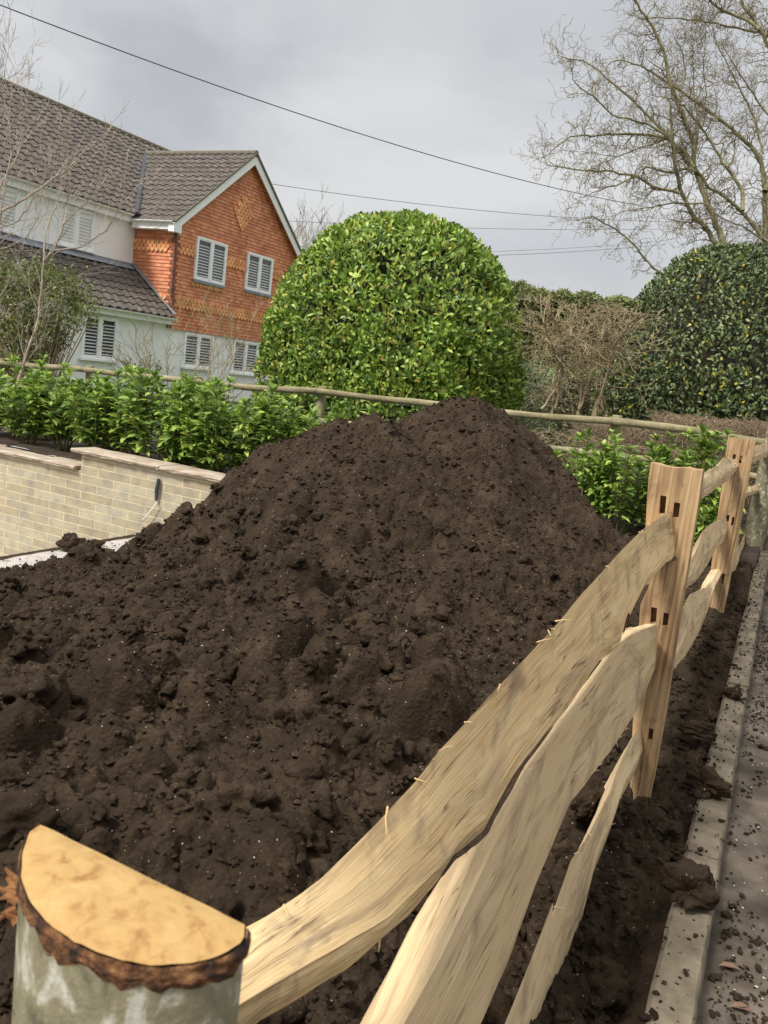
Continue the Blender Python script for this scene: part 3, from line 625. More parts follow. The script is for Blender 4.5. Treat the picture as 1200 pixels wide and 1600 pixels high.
# half-round posts with bark
def half_round(loc, r, h, lab, flat_sign=1, seed=1, near=False, lean=0.0, outline=None):
    root = thing('fence_post', loc, lab, 'fence post', 'tall cleft oak posts of the fence')
    n = 48; th = np.linspace(0, math.pi, n); ring = []
    if outline is not None:
        oa = np.array(outline)[:, :2]-np.array(loc[:2]); ll_ = np.concatenate(([0], np.cumsum(np.hypot(*np.diff(oa, axis=0).T)))); tt_ = np.linspace(0, ll_[-1], n)
        ring = [(float(np.interp(q, ll_, oa[:, 0])), float(np.interp(q, ll_, oa[:, 1]))) for q in tt_]
    for k, a in enumerate(th if outline is None else []):
        rr = r*(1+.04*math.sin(a*3+seed)+.03*math.sin(a*7+seed*2))
        ring.append((-math.cos(a)*rr, -math.sin(a)*rr*.92*flat_sign))
    for q in range(1, 13):
        t_ = q/13; ring.append((r*(1-2*t_)*.985, .003*math.sin(t_*9+seed)) if outline is None else (ring[n-1][0]*(1-t_)+ring[0][0]*t_, ring[n-1][1]*(1-t_)+ring[0][1]*t_))
    ring = np.array(ring); k = len(ring); zs = np.linspace(-.2, h, 70); V = []
    for z in zs:
        for q, (u, v) in enumerate(ring):
            f_ = 1+(.03 if not near else .008)*float(vnoise(np.array(z*6.+seed), np.array(q*.25), 1))+(.012 if not near else .006)*float(vnoise(np.array(z*25.+seed), np.array(q*.9), 2))
            zt = z
            V.append((loc[0]+u*f_+lean*z, loc[1]+v*f_, loc[2]+zt))
    i = np.arange(len(zs)-1)[:, None]*k+np.arange(k)[None, :]; j = np.arange(len(zs)-1)[:, None]*k+((np.arange(k)+1) % k)[None, :]
    mesh('bark', V, [np.stack([i, j, j+k, i+k], -1).reshape(-1, 4)], M['bark_lichen'], root, smooth=True)
    # sawn top: slightly domed face of concentric rings of vertices
    top = np.array(V[-k:]); c = top.mean(0); VV = []; lv = 9
    for s_ in range(lv):
        t_ = 1-s_/lv
        for p in top:
            q_ = c+(p-c)*t_*.985; q_ = q_+np.array([0, 0, .002+.004*(1-t_**4)+.0016*float(vnoise(np.array(q_[0]*160), np.array(q_[1]*160), 1))]); VV.append(q_)
    VV.append(c+np.array([0, 0, .006])); F = []
    for s_ in range(lv-1):
        for q in range(k): F.append([s_*k+q, s_*k+(q+1) % k, (s_+1)*k+(q+1) % k, (s_+1)*k+q])
    tri = [[(lv-1)*k+q, (lv-1)*k+(q+1) % k, lv*k] for q in range(k)]
    mesh('sawn_top', VV, [np.array(F), np.array(tri)], M['endgrain'], root, smooth=True)
    if near:
        # torn inner bark band under the sawn edge
        V2 = []; rows = 12
        for s_ in range(rows):
            z = h+.0015-s_*.0014
            for q in range(n):
                u, v = ring[q]; wob = 1
                ext = (.0022+.0055*float(vnoise(np.array(q*.9), np.array(s_*.9), 0)))*math.sin(math.pi*min(1, (s_+.6)/rows))
                zz = z-(.005*float(vnoise(np.array(q*.33+9), np.array(7.5), 1))+.006*float(vnoise(np.array(q*1.3+9), np.array(3.5), 2)))*s_/rows*2
                f_ = 1+ext/r
                V2.append((loc[0]+u*f_, loc[1]+v*f_, loc[2]+zz))
        F = [[s_*n+q, s_*n+q+1, (s_+1)*n+q+1, (s_+1)*n+q] for s_ in range(rows-1) for q in range(n-1)]
        mesh('inner_bark', V2, [np.array(F)], M['inner_bark'], root, smooth=True)
        rg = np.random.RandomState(3); mbf = MB()
        for q in range(14):
            a = rg.uniform(0, .5) if q < 14 else rg.uniform(0, math.pi); rr = r*1.01
            rp = ring[int(rg.uniform(4, 9)) if q < 14 else int(rg.uniform(0, n-1))]; p0 = np.array([loc[0]+rp[0], loc[1]+rp[1], loc[2]+h-rg.uniform(.028, .05)])
            d = np.array([-math.cos(a), -math.sin(a), rg.uniform(-.8, .8)])*rg.uniform(.006, .022)*(.75 if q < 14 else .2)
            P_ = [p0, p0+d*.5+rg.normal(size=3)*.0015, p0+d+rg.normal(size=3)*.003]; mbf.tube(P_, [.003, .0024, .0008], 5)
        setp(mbf.build('torn_fibres', M['fibre'], root), kind='stuff')
    return root
c0 = PZ(222, 1450, .95)
OUTL = [PZ(a, b, .95) for a, b in [(62, 1290), (44, 1302), (33, 1335), (31, 1375), (44, 1412), (70, 1444), (110, 1474), (150, 1494), (200, 1509), (250, 1515), (300, 1511), (355, 1496), (384, 1474), (386, 1450)]]
half_round((-.338, .385, 0), .09, .95, 'nearest post, half-round with sawn orange top and lichened bark, bottom left corner', 1, 2, True, outline=OUTL)
p3 = PY(1186, 790, 9.2)
half_round((float(p3[0])+.005, 9.25, 0), .105, 1.33, 'farthest fence post, half-round with grey lichen-spotted bark at right frame edge', 1, 5, lean=.02)

# ================================================================== BRICK GARDEN WALL
def brick_mat():
    m, t, n, l, b = mat('buff_brick')
    tc = n.new('ShaderNodeTexCoord'); mp = n.new('ShaderNodeMapping'); mp.inputs['Rotation'].default_value = (R(90), 0, 0)
    l.new(tc.outputs['Object'], mp.inputs[0])
    sep = n.new('ShaderNodeSeparateXYZ'); l.new(tc.outputs['Object'], sep.inputs[0]); cb = n.new('ShaderNodeCombineXYZ')
    l.new(sep.outputs[0], cb.inputs[0]); l.new(sep.outputs[2], cb.inputs[1])
    br = n.new('ShaderNodeTexBrick'); l.new(cb.outputs[0], br.inputs['Vector'])
    br.inputs['Scale'].default_value = 1; br.inputs['Brick Width'].default_value = .44; br.inputs['Row Height'].default_value = .0905
    br.inputs['Mortar Size'].default_value = .0055; br.inputs['Mortar Smooth'].default_value = .15; br.inputs['Bias'].default_value = 0
    br.inputs['Color1'].default_value = (.36, .30, .205, 1); br.inputs['Color2'].default_value = (.45, .40, .30, 1); br.inputs['Mortar'].default_value = (.62, .53, .345, 1)
    z = n.new('ShaderNodeTexNoise'); z.inputs['Scale'].default_value = 9; z.inputs['Detail'].default_value = 8; l.new(tc.outputs['Object'], z.inputs['Vector'])
    r = ramp(n, [(.3, (.78, .80, .84)), (.5, (1, .99, .96)), (.7, (1.15, 1.10, 1.0))]); l.new(z.outputs[0], r.inputs[0])
    mu = n.new('ShaderNodeMixRGB'); mu.blend_type = 'MULTIPLY'; mu.inputs[0].default_value = 1; l.new(br.outputs['Color'], mu.inputs[1]); l.new(r.outputs[0], mu.inputs[2])
    l.new(mu.outputs[0], b.inputs['Base Color']); b.inputs['Roughness'].default_value = .9
    bp = n.new('ShaderNodeBump'); bp.inputs['Strength'].default_value = .6; bp.inputs['Distance'].default_value = .012
    ad = n.new('ShaderNodeMath'); ad.operation = 'MULTIPLY_ADD'; ad.inputs[1].default_value = -1.0; l.new(br.outputs['Fac'], ad.inputs[0])
    z3 = n.new('ShaderNodeTexNoise'); z3.inputs['Scale'].default_value = 60; z3.inputs['Detail'].default_value = 6; l.new(tc.outputs['Object'], z3.inputs['Vector'])
    l.new(z3.outputs[0], ad.inputs[2]); l.new(ad.outputs[0], bp.inputs['Height']); l.new(bp.outputs[0], b.inputs['Normal'])
    return m
M['brick'] = brick_mat()
gw = thing('garden_wall', (-6.5, 6.4, -1.75), 'low buff brick retaining wall with sandstone coping, stepped near its middle', 'wall')
mb = MB(); mb.box((-10.25, 6.52, -.92), (3.73, 0, 0), (0, .10, 0), (0, 0, .83)); mb.box((-4.82, 6.52, -.83), (1.70, 0, 0), (0, .10, 0), (0, 0, .92)); mb.build('brickwork', M['brick'], gw)
def coping(x0, x1, z, seed):
    xs_ = np.linspace(x0, x1, int((x1-x0)/.03)); prof = [(6.37, 0), (6.365, .012), (6.362, .026), (6.375, .038), (6.70, .038), (6.70, 0)]; V = []
    for x_ in xs_:
        for q, (y_, z_) in enumerate(prof):
            V.append((x_, y_+(.012*float(vnoise(np.array(x_*14.+seed), np.array(q*2.), 1)) if q < 4 else 0), z+z_+.006*float(vnoise(np.array(x_*9.+seed), np.array(q*2.+5), 2))))
    n = len(prof); k = len(xs_); i = np.arange(k-1)[:, None]*n+np.arange(n)[None, :]; j = np.arange(k-1)[:, None]*n+((np.arange(n)+1) % n)[None, :]
    mbx = MB(); mbx.add(V, np.stack([i, j, j+n, i+n], -1).reshape(-1, 4), list(range(n)), [(k-1)*n+q for q in range(n)][::-1]); return mbx.build('coping_stone', M['stone_cop'], gw)
for (a, b_, z) in ((-14, -9.4, -.083), (-9.39, -8.0, -.085), (-7.99, -6.56, -.083), (-6.62, -5.45, .097), (-5.44, -3.1, .095)): coping(a, b_, z, a)
# scar and dangling cord on the wall face
mb = MB(); ptop = PY(248, 748, 6.395); pbot = PY(244, 782, 6.395)
mb.tube([ptop, (ptop+pbot)/2+np.array([0, -.01, 0]), pbot], [.016, .02, .014], 6, True)
hk = mb.build('wall_outlet', M['valley']); setp(hk, 'dark vertical slot-like pipe stub on the buff brick wall below its coping', 'pipe')
mb = MB(); pa = PY(245, 785, 6.38); pb = PY(223, 812, 6.36); mb.tube([pa, (pa+pb)/2+np.array([0, 0, -.01]), pb], .006, 5, True); setp(mb.build('cord', M['upvc']), 'short white cord hanging slantwise from the dark stub on the brick wall', 'cord')

# ================================================================== POST AND RAIL GARDEN FENCE
gf = thing('garden_fence', (-5.4, 9.3, 0), 'weathered two-rail round timber fence with wire netting behind the laurels', 'fence')
RY = 9.3
rail_px = [(-60, 560), (0, 567), (122, 577), (300, 596), (400, 606), (497, 612), (650, 628), (735, 640), (850, 650), (950, 658), (1080, 672), (1200, 692), (1290, 702)]
RP = np.array([PY(x_, y_, RY) for x_, y_ in rail_px])
post_x = [-11.3, -9.45, -7.45, -5.45, -3.5, -1.72, .25]
post_top = np.interp(post_x, RP[:, 0], RP[:, 2])+.075
for k in range(len(post_x)-1):
    for dz, rr in ((0, .042), (-.36, .040)):
        n = 16; xs_ = np.linspace(post_x[k]-(.05 if k == 0 else 0), post_x[k+1], n); zz = np.interp(xs_, RP[:, 0], RP[:, 2])+dz
        pts = np.stack([xs_, np.full(n, RY-.045), zz+.006*np.sin(xs_*3.1+dz*9)], 1); mb = MB(); mb.tube(pts, rr*(1+.06*np.sin(xs_*2.3+k)), 10, True); mb.build('rail', M['oldwood'], gf, smooth=True)
for k, x_ in enumerate(post_x):
    mb = MB(); zt = post_top[k]; mb.tube([(x_, RY+.05, -.2), (x_+.005, RY+.05, .4), (x_+.01, RY+.05, zt-.01), (x_+.01, RY+.05, zt)], [.062, .06, .058, .05], 12, True); mb.build('post', M['oldpost'], gf, smooth=True)
mb = MB()
for x_ in np.arange(-11.3, .25, .075):
    zt = float(np.interp(x_, RP[:, 0], RP[:, 2])); mb.tube([(x_, RY-.10, -.05), (x_, RY-.10, zt+.03)], .0011, 3)
for dz in np.arange(-.85, .05, .1):
    mb.tube(np.stack([RP[:, 0], np.full(len(RP), RY-.10), RP[:, 2]+dz], 1), .0011, 3)
mb.build('wire_netting', M['mesh'], gf)

# ================================================================== HOUSE
HA = R(1.4); HN = np.array([math.cos(HA), -math.sin(HA), 0]); HU = np.array([math.sin(HA), math.cos(HA), 0]); HC, HV = -16.9769, 18.841
def H3(u, v, h): return HU*(HV+u)+HN*(HC+v)+np.array([0, 0, h])
def HP(A): A = np.asarray(A, float); return A[..., 0:1]*HU+A[..., 1:2]*HN+HU*HV+HN*HC+A[..., 2:3]*np.array([0, 0, 1.])
class HB(MB):
    def hbox(s, u0, u1, v0, v1, h0, h1):
        V = HP([(a, b, c) for a in (u0, u1) for b in (v0, v1) for c in (h0, h1)])
        s.add(V, np.array([[0, 1, 3, 2], [4, 6, 7, 5], [0, 4, 5, 1], [2, 3, 7, 6], [0, 2, 6, 4], [1, 5, 7, 3]]))
house = thing('house', tuple(H3(0, -4, -.3)), 'two-storey house with orange tile-hung gable, white rendered walls and brown tiled roofs', 'house')
EAVE, AP, APU, SLP = 4.70, 7.40, 3.05, .818
def tilehang_mat():
    m, t, n, l, b = mat('clay_hanging_tile')
    tc = n.new('ShaderNodeTexCoord'); sep = n.new('ShaderNodeSeparateXYZ'); l.new(tc.outputs['UV'], sep.inputs[0])
    br = n.new('ShaderNodeTexBrick'); l.new(tc.outputs['UV'], br.inputs['Vector'])
    br.inputs['Scale'].default_value = 1; br.inputs['Brick Width'].default_value = .165; br.inputs['Row Height'].default_value = .1
    br.inputs['Mortar Size'].default_value = .0022; br.inputs['Bias'].default_value = 0
    br.inputs['Color1'].default_value = (.54, .175, .08, 1); br.inputs['Color2'].default_value = (.76, .31, .155, 1); br.inputs['Mortar'].default_value = (.20, .06, .03, 1)
    z = n.new('ShaderNodeTexNoise'); z.inputs['Scale'].default_value = 1.4; z.inputs['Detail'].default_value = 8; z.inputs['Roughness'].default_value = .65; l.new(tc.outputs['Object'], z.inputs['Vector'])
    r = ramp(n, [(.28, (.70, .62, .60)), (.5, (1, 1, 1)), (.72, (1.15, 1.12, 1.1))]); l.new(z.outputs[0], r.inputs[0])
    mu = n.new('ShaderNodeMixRGB'); mu.blend_type = 'MULTIPLY'; mu.inputs[0].default_value = 1; l.new(br.outputs['Color'], mu.inputs[1]); l.new(r.outputs[0], mu.inputs[2])
    l.new(mu.outputs[0], b.inputs['Base Color']); b.inputs['Roughness'].default_value = .8
    return m
M['clay'] = tilehang_mat()
M['clay_band'] = leaf_mat('pale_clay_tile', [(0, (.66, .27, .11)), (1, (.88, .44, .20))], rough=.8, trans=.0, spec=.3)
M['clay_dark'] = noise_mat('dark_clay_tile', [(.3, (.12, .07, .06)), (.5, (.27, .11, .07)), (.7, (.36, .12, .06))], 5, bump=.2)
def hang(name, rows, fixed, along, parent):
    """courses: each one leans out at its foot and drops back under the next. rows=(h0,h1,a0,a1); along(a,out,h)->3D"""
    V = []; F = []; UV = []
    for (h0, h1, a0, a1) in rows:
        k = len(V); V += [along(a0, .018, h0), along(a1, .018, h0), along(a1, .004, h1), along(a0, .004, h1), along(a0, .0, h0), along(a1, .0, h0)]
        F += [[k, k+1, k+2, k+3], [k, k+4, k+5, k+1]]
        UV += [(a0, h0), (a1, h0), (a1, h1), (a0, h1), (a0, h0), (a0, h0), (a1, h0), (a1, h0)]
    o = mesh(name, V, [np.array(F)], M['clay'], parent)
    uv = o.data.uv_layers.new(name='UVMap'); uv.data.foreach_set('uv', np.array(UV, dtype=np.float32).ravel())
    return o
def gab(h): # half width at height h
    return max(.02, min(3.1, (AP-.02-h)/SLP))
rows = []; h = 1.80
while h < AP-.15:
    g = gab(h+.05); rows.append((h, h+.1, max(0, APU-g), APU+g)); h += .1
hang('gable_wall', rows, 0, lambda a, o_, h_: H3(a, o_, h_), house)
rows = [(h_, h_+.1, -1.56, 0.0) for h_ in np.arange(2.0, 4.55, .1)]
hang('return_wall', rows, 0, lambda a, o_, h_: H3(-o_, a, h_), house)
# corner tiles, darker
mb = HB()
for k, h_ in enumerate(np.arange(1.8, 4.6, .1)):
    w = .13 if k % 2 else .06
    mb.hbox(-.034, w, .018, .034, h_, h_+.092); mb.hbox(-.034, -.018, -(.19-w), .034, h_, h_+.092)
mb.build('corner_tiles', M['clay_dark'], house)
# ornamental pointed tiles in bands and in the diamond
def pointed(mb, u, h_, on=0, s_=1):
    w, o1 = .070, .045
    pts = [(-w, .10), (w, .10), (w, .035), (0, -.02), (-w, .035)]
    if on == 0: V = [H3(u+a, o1, h_+b) for a, b in pts]+[H3(u+a, .01, h_+b) for a, b in pts]
    else: V = [H3(-o1, u+a, h_+b) for a, b in pts]+[H3(-.01, u+a, h_+b) for a, b in pts]
    mb.add(V, [0, 1, 2, 3, 4]); 
    k = mb.n-10
    for q in range(5): mb.P.append([k+q, k+(q+1) % 5, k+5+(q+1) % 5, k+5+q])
wins = [(.84, 2.24, 3.32, 4.55), (3.29, 4.68, 3.38, 4.55)]
def band(mb, h0, nr, u0, u1, on=0, skip=()):
    for q in range(nr):
        hh = h0+q*.1
        for u in np.arange(u0+(q % 2)*.0825, u1, .165):
            if any(a-.05 < u < b+.05 for a, b in skip): continue
            pointed(mb, u, hh, on)
for (h_, nr_, a_, b_) in ((3.93, 3, .22, .80), (3.93, 3, 2.32, 3.25), (3.93, 3, 4.76, 6.05), (2.42, 3, .18, 6.1), (3.13, 1, .86, 2.24), (3.19, 1, 3.31, 4.68)):
    mb = MB(); band(mb, h_, nr_, a_, b_); mb.build('tile_band', M['clay_band'], house)
mb = MB()
for q in range(10):
    hh = 5.10+q*.1; hwid = .44*(1-abs(q-4.5)/5)
    for u in np.arange(2.90-math.floor(hwid/.165)*.165-(q % 2)*.0825, 2.90+hwid+.04, .165): pointed(mb, u, hh)
mb.build('tile_diamond', M['clay_band'], house)
mb = MB(); band(mb, 3.93, 3, -1.48, -.2, 1); mb.build('tile_band', M['clay_band'], house)
mb = MB(); band(mb, 2.42, 3, -.55, -.2, 1); mb.build('tile_band', M['clay_band'], house)
mb = HB(); mb.hbox(-.02, -.03+.02, -1.56, -.02, 4.52, 4.66); mb.build('plain_top_course', M['clay_dark'], house)
# rendered walls
mb = HB(); mb.hbox(-9, 6.15, -.35, -.06, -.35, 1.80); mb.hbox(-9, .0, -.36, -.055, 1.801, 2.05); mb.build('ground_floor_wall', M['render'], house)
mb = HB(); mb.hbox(-9, -.02, -1.75, -1.55, 2.2, 4.72); mb.build('upper_wall', M['render'], house)
mb = HB(); mb.hbox(6.10, 6.14, -9, -.1, -.35, 4.8); mb.hbox(-9.2, -9, -9, -.06, -.35, 4.8); mb.hbox(-9, 6.1, -9.1, -8.9, -.35, 4.8); mb.hbox(.01, 6.1, -.30, -.012, 1.81, 4.7)
mb.build('far_walls', M['render'], house)
mb = MB(); mb.add(HP([(0.02, -.012, 4.7), (6.08, -.012, 4.7), (APU, -.012, AP-.06)]), np.array([[0, 1, 2]])); mb.build('gable_backing', M['render'], house)

def tileroof(name, O, A, S, la, ls, parent, row=.30, col=.30):
    """interlocking tiles: O corner at the eave, A unit along eave, S unit up the slope"""
    O, A, S = (np.asarray(q, float) for q in (O, A, S)); Nn = np.cross(A, S); Nn = Nn/np.linalg.norm(Nn); Nn = Nn*np.sign(Nn[2])
    na = int(la/col*8); us_ = np.linspace(0, la, na+1); ph = (us_/col) % 1
    prof = .034*np.where(ph < .62, np.sin(ph/.62*math.pi), -.35*np.sin((ph-.62)/.38*math.pi))
    nr = int(math.ceil(ls/row)); V = []; 
    for q in range(nr):
        s0 = q*row; s1 = min(ls, (q+1)*row+.02)
        for (s_, lift) in ((s0, -.008), (s0, .034), (s1, .006)):
            wob = .004*vnoise(us_*3+q*7., np.full_like(us_, q*3.3), 1)
            V.append(O+A*us_[:, None]+S*s_+Nn*(prof+lift+wob)[:, None])
    V = np.concatenate(V); n = na+1; F = []
    for q in range(nr):
        for p_ in range(2):
            i = (q*3+p_)*n+np.arange(na); F.append(np.stack([i, i+1, i+n+1, i+n], -1))
    return mesh(name, V, [np.concatenate(F)], M['rooftile'], parent)
def hvec(u, v, h_): return HU*u+HN*v+np.array([0, 0, h_])
ME, MR, MRV = 4.86, 8.02, -5.10          # main roof: eave height, ridge height, ridge v
sv = hvec(0, -(5.10-1.30), MR-ME); sl = np.linalg.norm(sv); roof = tileroof('main_roof', H3(-9.3, -1.27, ME), HU, sv/sl, 18.3, sl, house)
sv2 = hvec(0, 3.8, MR-ME); tileroof('rear_roof', H3(-9.3, -8.9, ME), HU, sv2/sl, 18.3, sl, house)
# gable roof slopes (run along v, rise along u)
lw = hvec(APU+.33, 0, AP+.04-EAVE+.02); ll = np.linalg.norm(lw)
gr = tileroof('gable_roof', H3(-.33, .22, EAVE), -HN, lw/ll, 4.75, ll, house)
rw = hvec(-(APU+.33), 0, AP+.04-EAVE+.02); tileroof('gable_roof', H3(2*APU+.33, .22, EAVE), -HN, rw/ll, 4.75, ll, house)
# lean-to roof
lv = hvec(0, -1.78, 1.32); l3 = np.linalg.norm(lv); lr = tileroof('lean_to_roof', H3(-9.2, .20, 2.10), HU, lv/l3, 9.2, l3, house)
mb = MB(); V = HP([(-9.2, .18, 2.04), (-.0, .18, 2.04), (0, -1.56, 3.34), (-9.2, -1.56, 3.34)]); mb.add(V, np.array([[0, 1, 2, 3]])); mb.build('roof_felt', M['valley'], lr)
def ridge(pts, r, m, par, name='ridge_tiles'):
    mb = MB(); P_ = np.array(pts); n = int(np.linalg.norm(P_[1]-P_[0])/.45)
    for k in range(n):
        a = P_[0]+(P_[1]-P_[0])*k/n; b = P_[0]+(P_[1]-P_[0])*(k+.97)/n
        mb.tube([a, b], [r, r*1.05], 10, True)
    return mb.build(name, m, par, smooth=False)
ridge([H3(-9.3, MRV, MR), H3(9.0, MRV, MR)], .105, M['ridge'], roof)
ridge([H3(APU, .22, AP+.04), H3(APU, -4.35, AP+.04)], .10, M['ridge'], gr)
# lead: valley, flashing over the lean-to and down the return
mb = MB()
def strip(mb, a, b, w, lift): 
    a, b, w, lift = (np.asarray(q, float) for q in (a, b, w, lift)); mb.add([a+lift-w, a+lift+w, b+lift+w, b+lift-w], np.array([[0, 1, 2, 3]]))
va, vb = H3(-.33, -1.27, 4.83), H3(APU, -4.36, AP+.05)
strip(mb, va, vb, hvec(.085, .0, .01), hvec(0, .03, .095)); mb.build('valley_lead', M['valley'], house)
mb = HB(); mb.hbox(-9.2, -.02, -1.552, -1.51, 3.40, 3.52); V = HP([(-9.2, -1.51, 3.47), (0, -1.51, 3.47), (0, -1.36, 3.35), (-9.2, -1.36, 3.35)]); mb.add(V, np.array([[0, 1, 2, 3]]))
mb.build('lead_flashing', M['lead'], house)
mb = MB(); strip(mb, H3(-.06, -1.5, 3.47), H3(-.06, .24, 2.16), hvec(.07, 0, 0), hvec(0, 0, .055)); strip(mb, H3(-.035, -1.5, 3.52), H3(-.035, .0, 2.33), hvec(0, 0, .06), hvec(0, 0, .0)); mb.build('step_flashing', M['lead'], house)
# gutters and fascias
def gutter(mb, u0, u1, v, h_, along_u=True):
    th = np.linspace(math.pi*1.0, 2*math.pi, 9); V = []
    for a in (u0, u1):
        for t_ in th:
            d = (.055*math.cos(t_), .055*math.sin(t_)); V.append(H3(a, v+d[0], h_+d[1]) if along_u else H3(v+d[0], a, h_+d[1]))
    k = 9; F = [[q, q+1, k+q+1, k+q] for q in range(8)]; mb.add(V, np.array(F))
mb = HB(); mb.hbox(-9.2, -.02, -1.45, -1.40, 4.66, 4.86); mb.hbox(-9.2, -.02, -1.55, -1.40, 4.64, 4.66); gutter(mb, -9.3, -.35, -1.33, 4.86); mb.build('fascia', M['fascia'], house)
mb = HB(); mb.hbox(-.30, -.27, -1.40, .22, 4.52, 4.70); mb.hbox(-.30, -.03, -1.45, .20, 4.50, 4.52); gutter(mb, -1.40, .20, -.36, 4.72, False); mb.build('fascia', M['fascia'], house)
mb = HB(); mb.hbox(-9.2, -.0, .10, .14, 1.90, 2.08); mb.hbox(-9.2, 0, -.05, .10, 1.90, 1.92); gutter(mb, -9.3, .10, .21, 2.08); mb.build('fascia', M['fascia'], house)
mb = HB(); mb.hbox(2*APU+.27, 2*APU+.30, -1.40, .22, 4.52, 4.70); mb.build('fascia', M['fascia'], house)
# bargeboards with returns, and the mortared verge above them
for sgn in (1, -1):
    mb = MB(); e0 = APU-sgn*(APU+.33); pts = []
    d = np.array([sgn, SLP]); d = d/np.linalg.norm(d)
    def pr(u, v, h_): return H3(u, v, h_)
    hh = EAVE-.02
    A0 = (e0, hh); A1 = (APU, AP+.02)
    for (v0, v1, th, m_, nm) in ((.17, .205, .24, 'fascia', 'bargeboard'), (.10, .25, .05, 'ridge', 'verge')):
        top = .0 if nm == 'bargeboard' else .055
        V = []
        for v_ in (v0, v1):
            V += [pr(A0[0], v_, A0[1]+top), pr(A1[0], v_, A1[1]+top), pr(A1[0], v_, A1[1]+top-th*1.27), pr(A0[0], v_, A0[1]+top-th*1.1)]
        mbb = MB(); mbb.add(V, np.array([[0, 1, 2, 3], [4, 7, 6, 5], [0, 4, 5, 1], [3, 2, 6, 7], [0, 3, 7, 4], [1, 5, 6, 2]])); mbb.build(nm, M[m_], house)
mb = HB(); mb.hbox(-.34, -.02, -.0, .21, 4.44, 4.68); mb.build('box_end', M['fascia'], house)
# soffit under the gable overhang
for sgn in (1, -1):
    mbb = MB(); e0 = APU-sgn*(APU+.3); V = [H3(e0, -.02, EAVE-.04), H3(e0, .18, EAVE-.04), H3(APU, .18, AP-.05), H3(APU, -.02, AP-.05)]; mbb.add(V, np.array([[0, 1, 2, 3]])); mbb.build('soffit', M['fascia'], house)

def window(u0, u1, h0, h1, v, lights=2, sill='lead', warm=False, proud=.05):
    fr = HB(); b = .06; vi = v+proud
    fr.hbox(u0, u1, v-.02, vi, h0, h0+b); fr.hbox(u0, u1, v-.02, vi, h1-b, h1); fr.hbox(u0, u0+b, v-.02, vi, h0+b, h1-b); fr.hbox(u1-b, u1, v-.02, vi, h0+b, h1-b)
    w = (u1-u0)/lights
    for k in range(1, lights): fr.hbox(u0+k*w-.045, u0+k*w+.045, v-.02, vi+.006, h0+b, h1-b)
    for k in range(lights):                                   # opening casements, slightly proud
        a, c = u0+k*w+(.045 if k else b), u0+(k+1)*w-(.045 if k < lights-1 else b); q = .035
        for z_ in ((a, c, h0+b, h0+b+q), (a, c, h1-b-q, h1-b)): fr.hbox(z_[0], z_[1], v-.01, vi-.012, z_[2], z_[3])
        for z_ in ((a, a+q), (c-q, c)): fr.hbox(z_[0], z_[1], v-.01, vi-.012, h0+b+q, h1-b-q)
    f_ = fr.build('window', M['upvc'], house)
    g = HB(); g.hbox(u0+b, u1-b, v-.012, v-.002, h0+b, h1-b); g.build('pane', M['glass'] , f_)
    s_ = HB()
    for k in range(lights):
        a, c = u0+k*w+.1, u0+(k+1)*w-.1
        nsl = int((h1-h0-.24)/.085)
        for q in range(nsl):
            hz_ = h0+.12+q*.085; V = HP([(a, v+.016, hz_), (c, v+.016, hz_), (c, v+.002, hz_+.032), (a, v+.002, hz_+.032)]); s_.add(V, np.array([[0, 1, 2, 3]]))
    s_.build('shutter', M['lit'] if warm else M['slat'], f_)
    if sill == 'lead':
        l_ = HB(); l_.hbox(u0-.02, u1+.02, v, v+.075, h0-.085, h0-.002); l_.build('sill', M['lead'], f_)
    else:
        l_ = HB(); l_.hbox(u0-.05, u1+.05, v, v+.10, h0-.05, h0-.002); l_.build('sill', M['upvc'], f_)
    return f_
for w in wins: window(*w, .03)
window(.74, 2.06, .74, 1.76, -.055, sill='w'); window(3.10, 4.44, .70, 1.76, -.055, sill='w')
window(-3.14, -1.94, .72, 1.84, -.05, sill='w'); window(-6.3, -4.9, .72, 1.84, -.05, sill='w')
window(-2.78, -1.57, 3.58, 4.62, -1.55, sill='w'); window(-5.3, -4.03, 3.58, 4.62, -1.55, sill='w')

# ================================================================== PLANTS
def tree_rng(seed): return random.Random(seed)
def grow(mb, mt, p, d, ln, r, lvl, rg, P):
    """recursive twig: P = dict(seg, wander, up, kids, ratio, spread, minr)"""
    n = max(3, int(P['seg'])); pts = [np.array(p, float)]; d = unit(d); rads = [r]
    st = ln/n
    for k in range(n):
        d = unit(d+np.array([rg.gauss(0, 1) for _ in range(3)])*P['wander']+np.array([0, 0, P['up']]))
        pts.append(pts[-1]+d*st); rads.append(max(P['minr'], r*(1-.75*(k+1)/n)))
    tgt = mb if r > P.get('split', 0) else mt
    tgt.tube(pts, rads, 5 if r > .012 else 3)
    if lvl <= 0: return
    kids = P['kids'] if isinstance(P['kids'], int) else P['kids'][lvl-1]
    for k in range(kids):
        t_ = rg.uniform(.2, 1.0) if k < kids-1 else 1.0; i = min(n-1, int(t_*n)); q = pts[i]+(pts[i+1]-pts[i])*(t_*n-i if t_ < 1 else 1)
        a = unit(np.array([rg.gauss(0, 1) for _ in range(3)])); dd = unit(pts[min(n, i+1)]-pts[i]); a = unit(a-dd*(a@dd))
        sp_ = P['spread']*rg.uniform(.6, 1.3) if k < kids-1 else .3
        grow(mb, mt, q, dd*math.cos(sp_)+a*math.sin(sp_), ln*P['ratio']*rg.uniform(.65, 1.15), rads[i]*.62, lvl-1, rg, P)

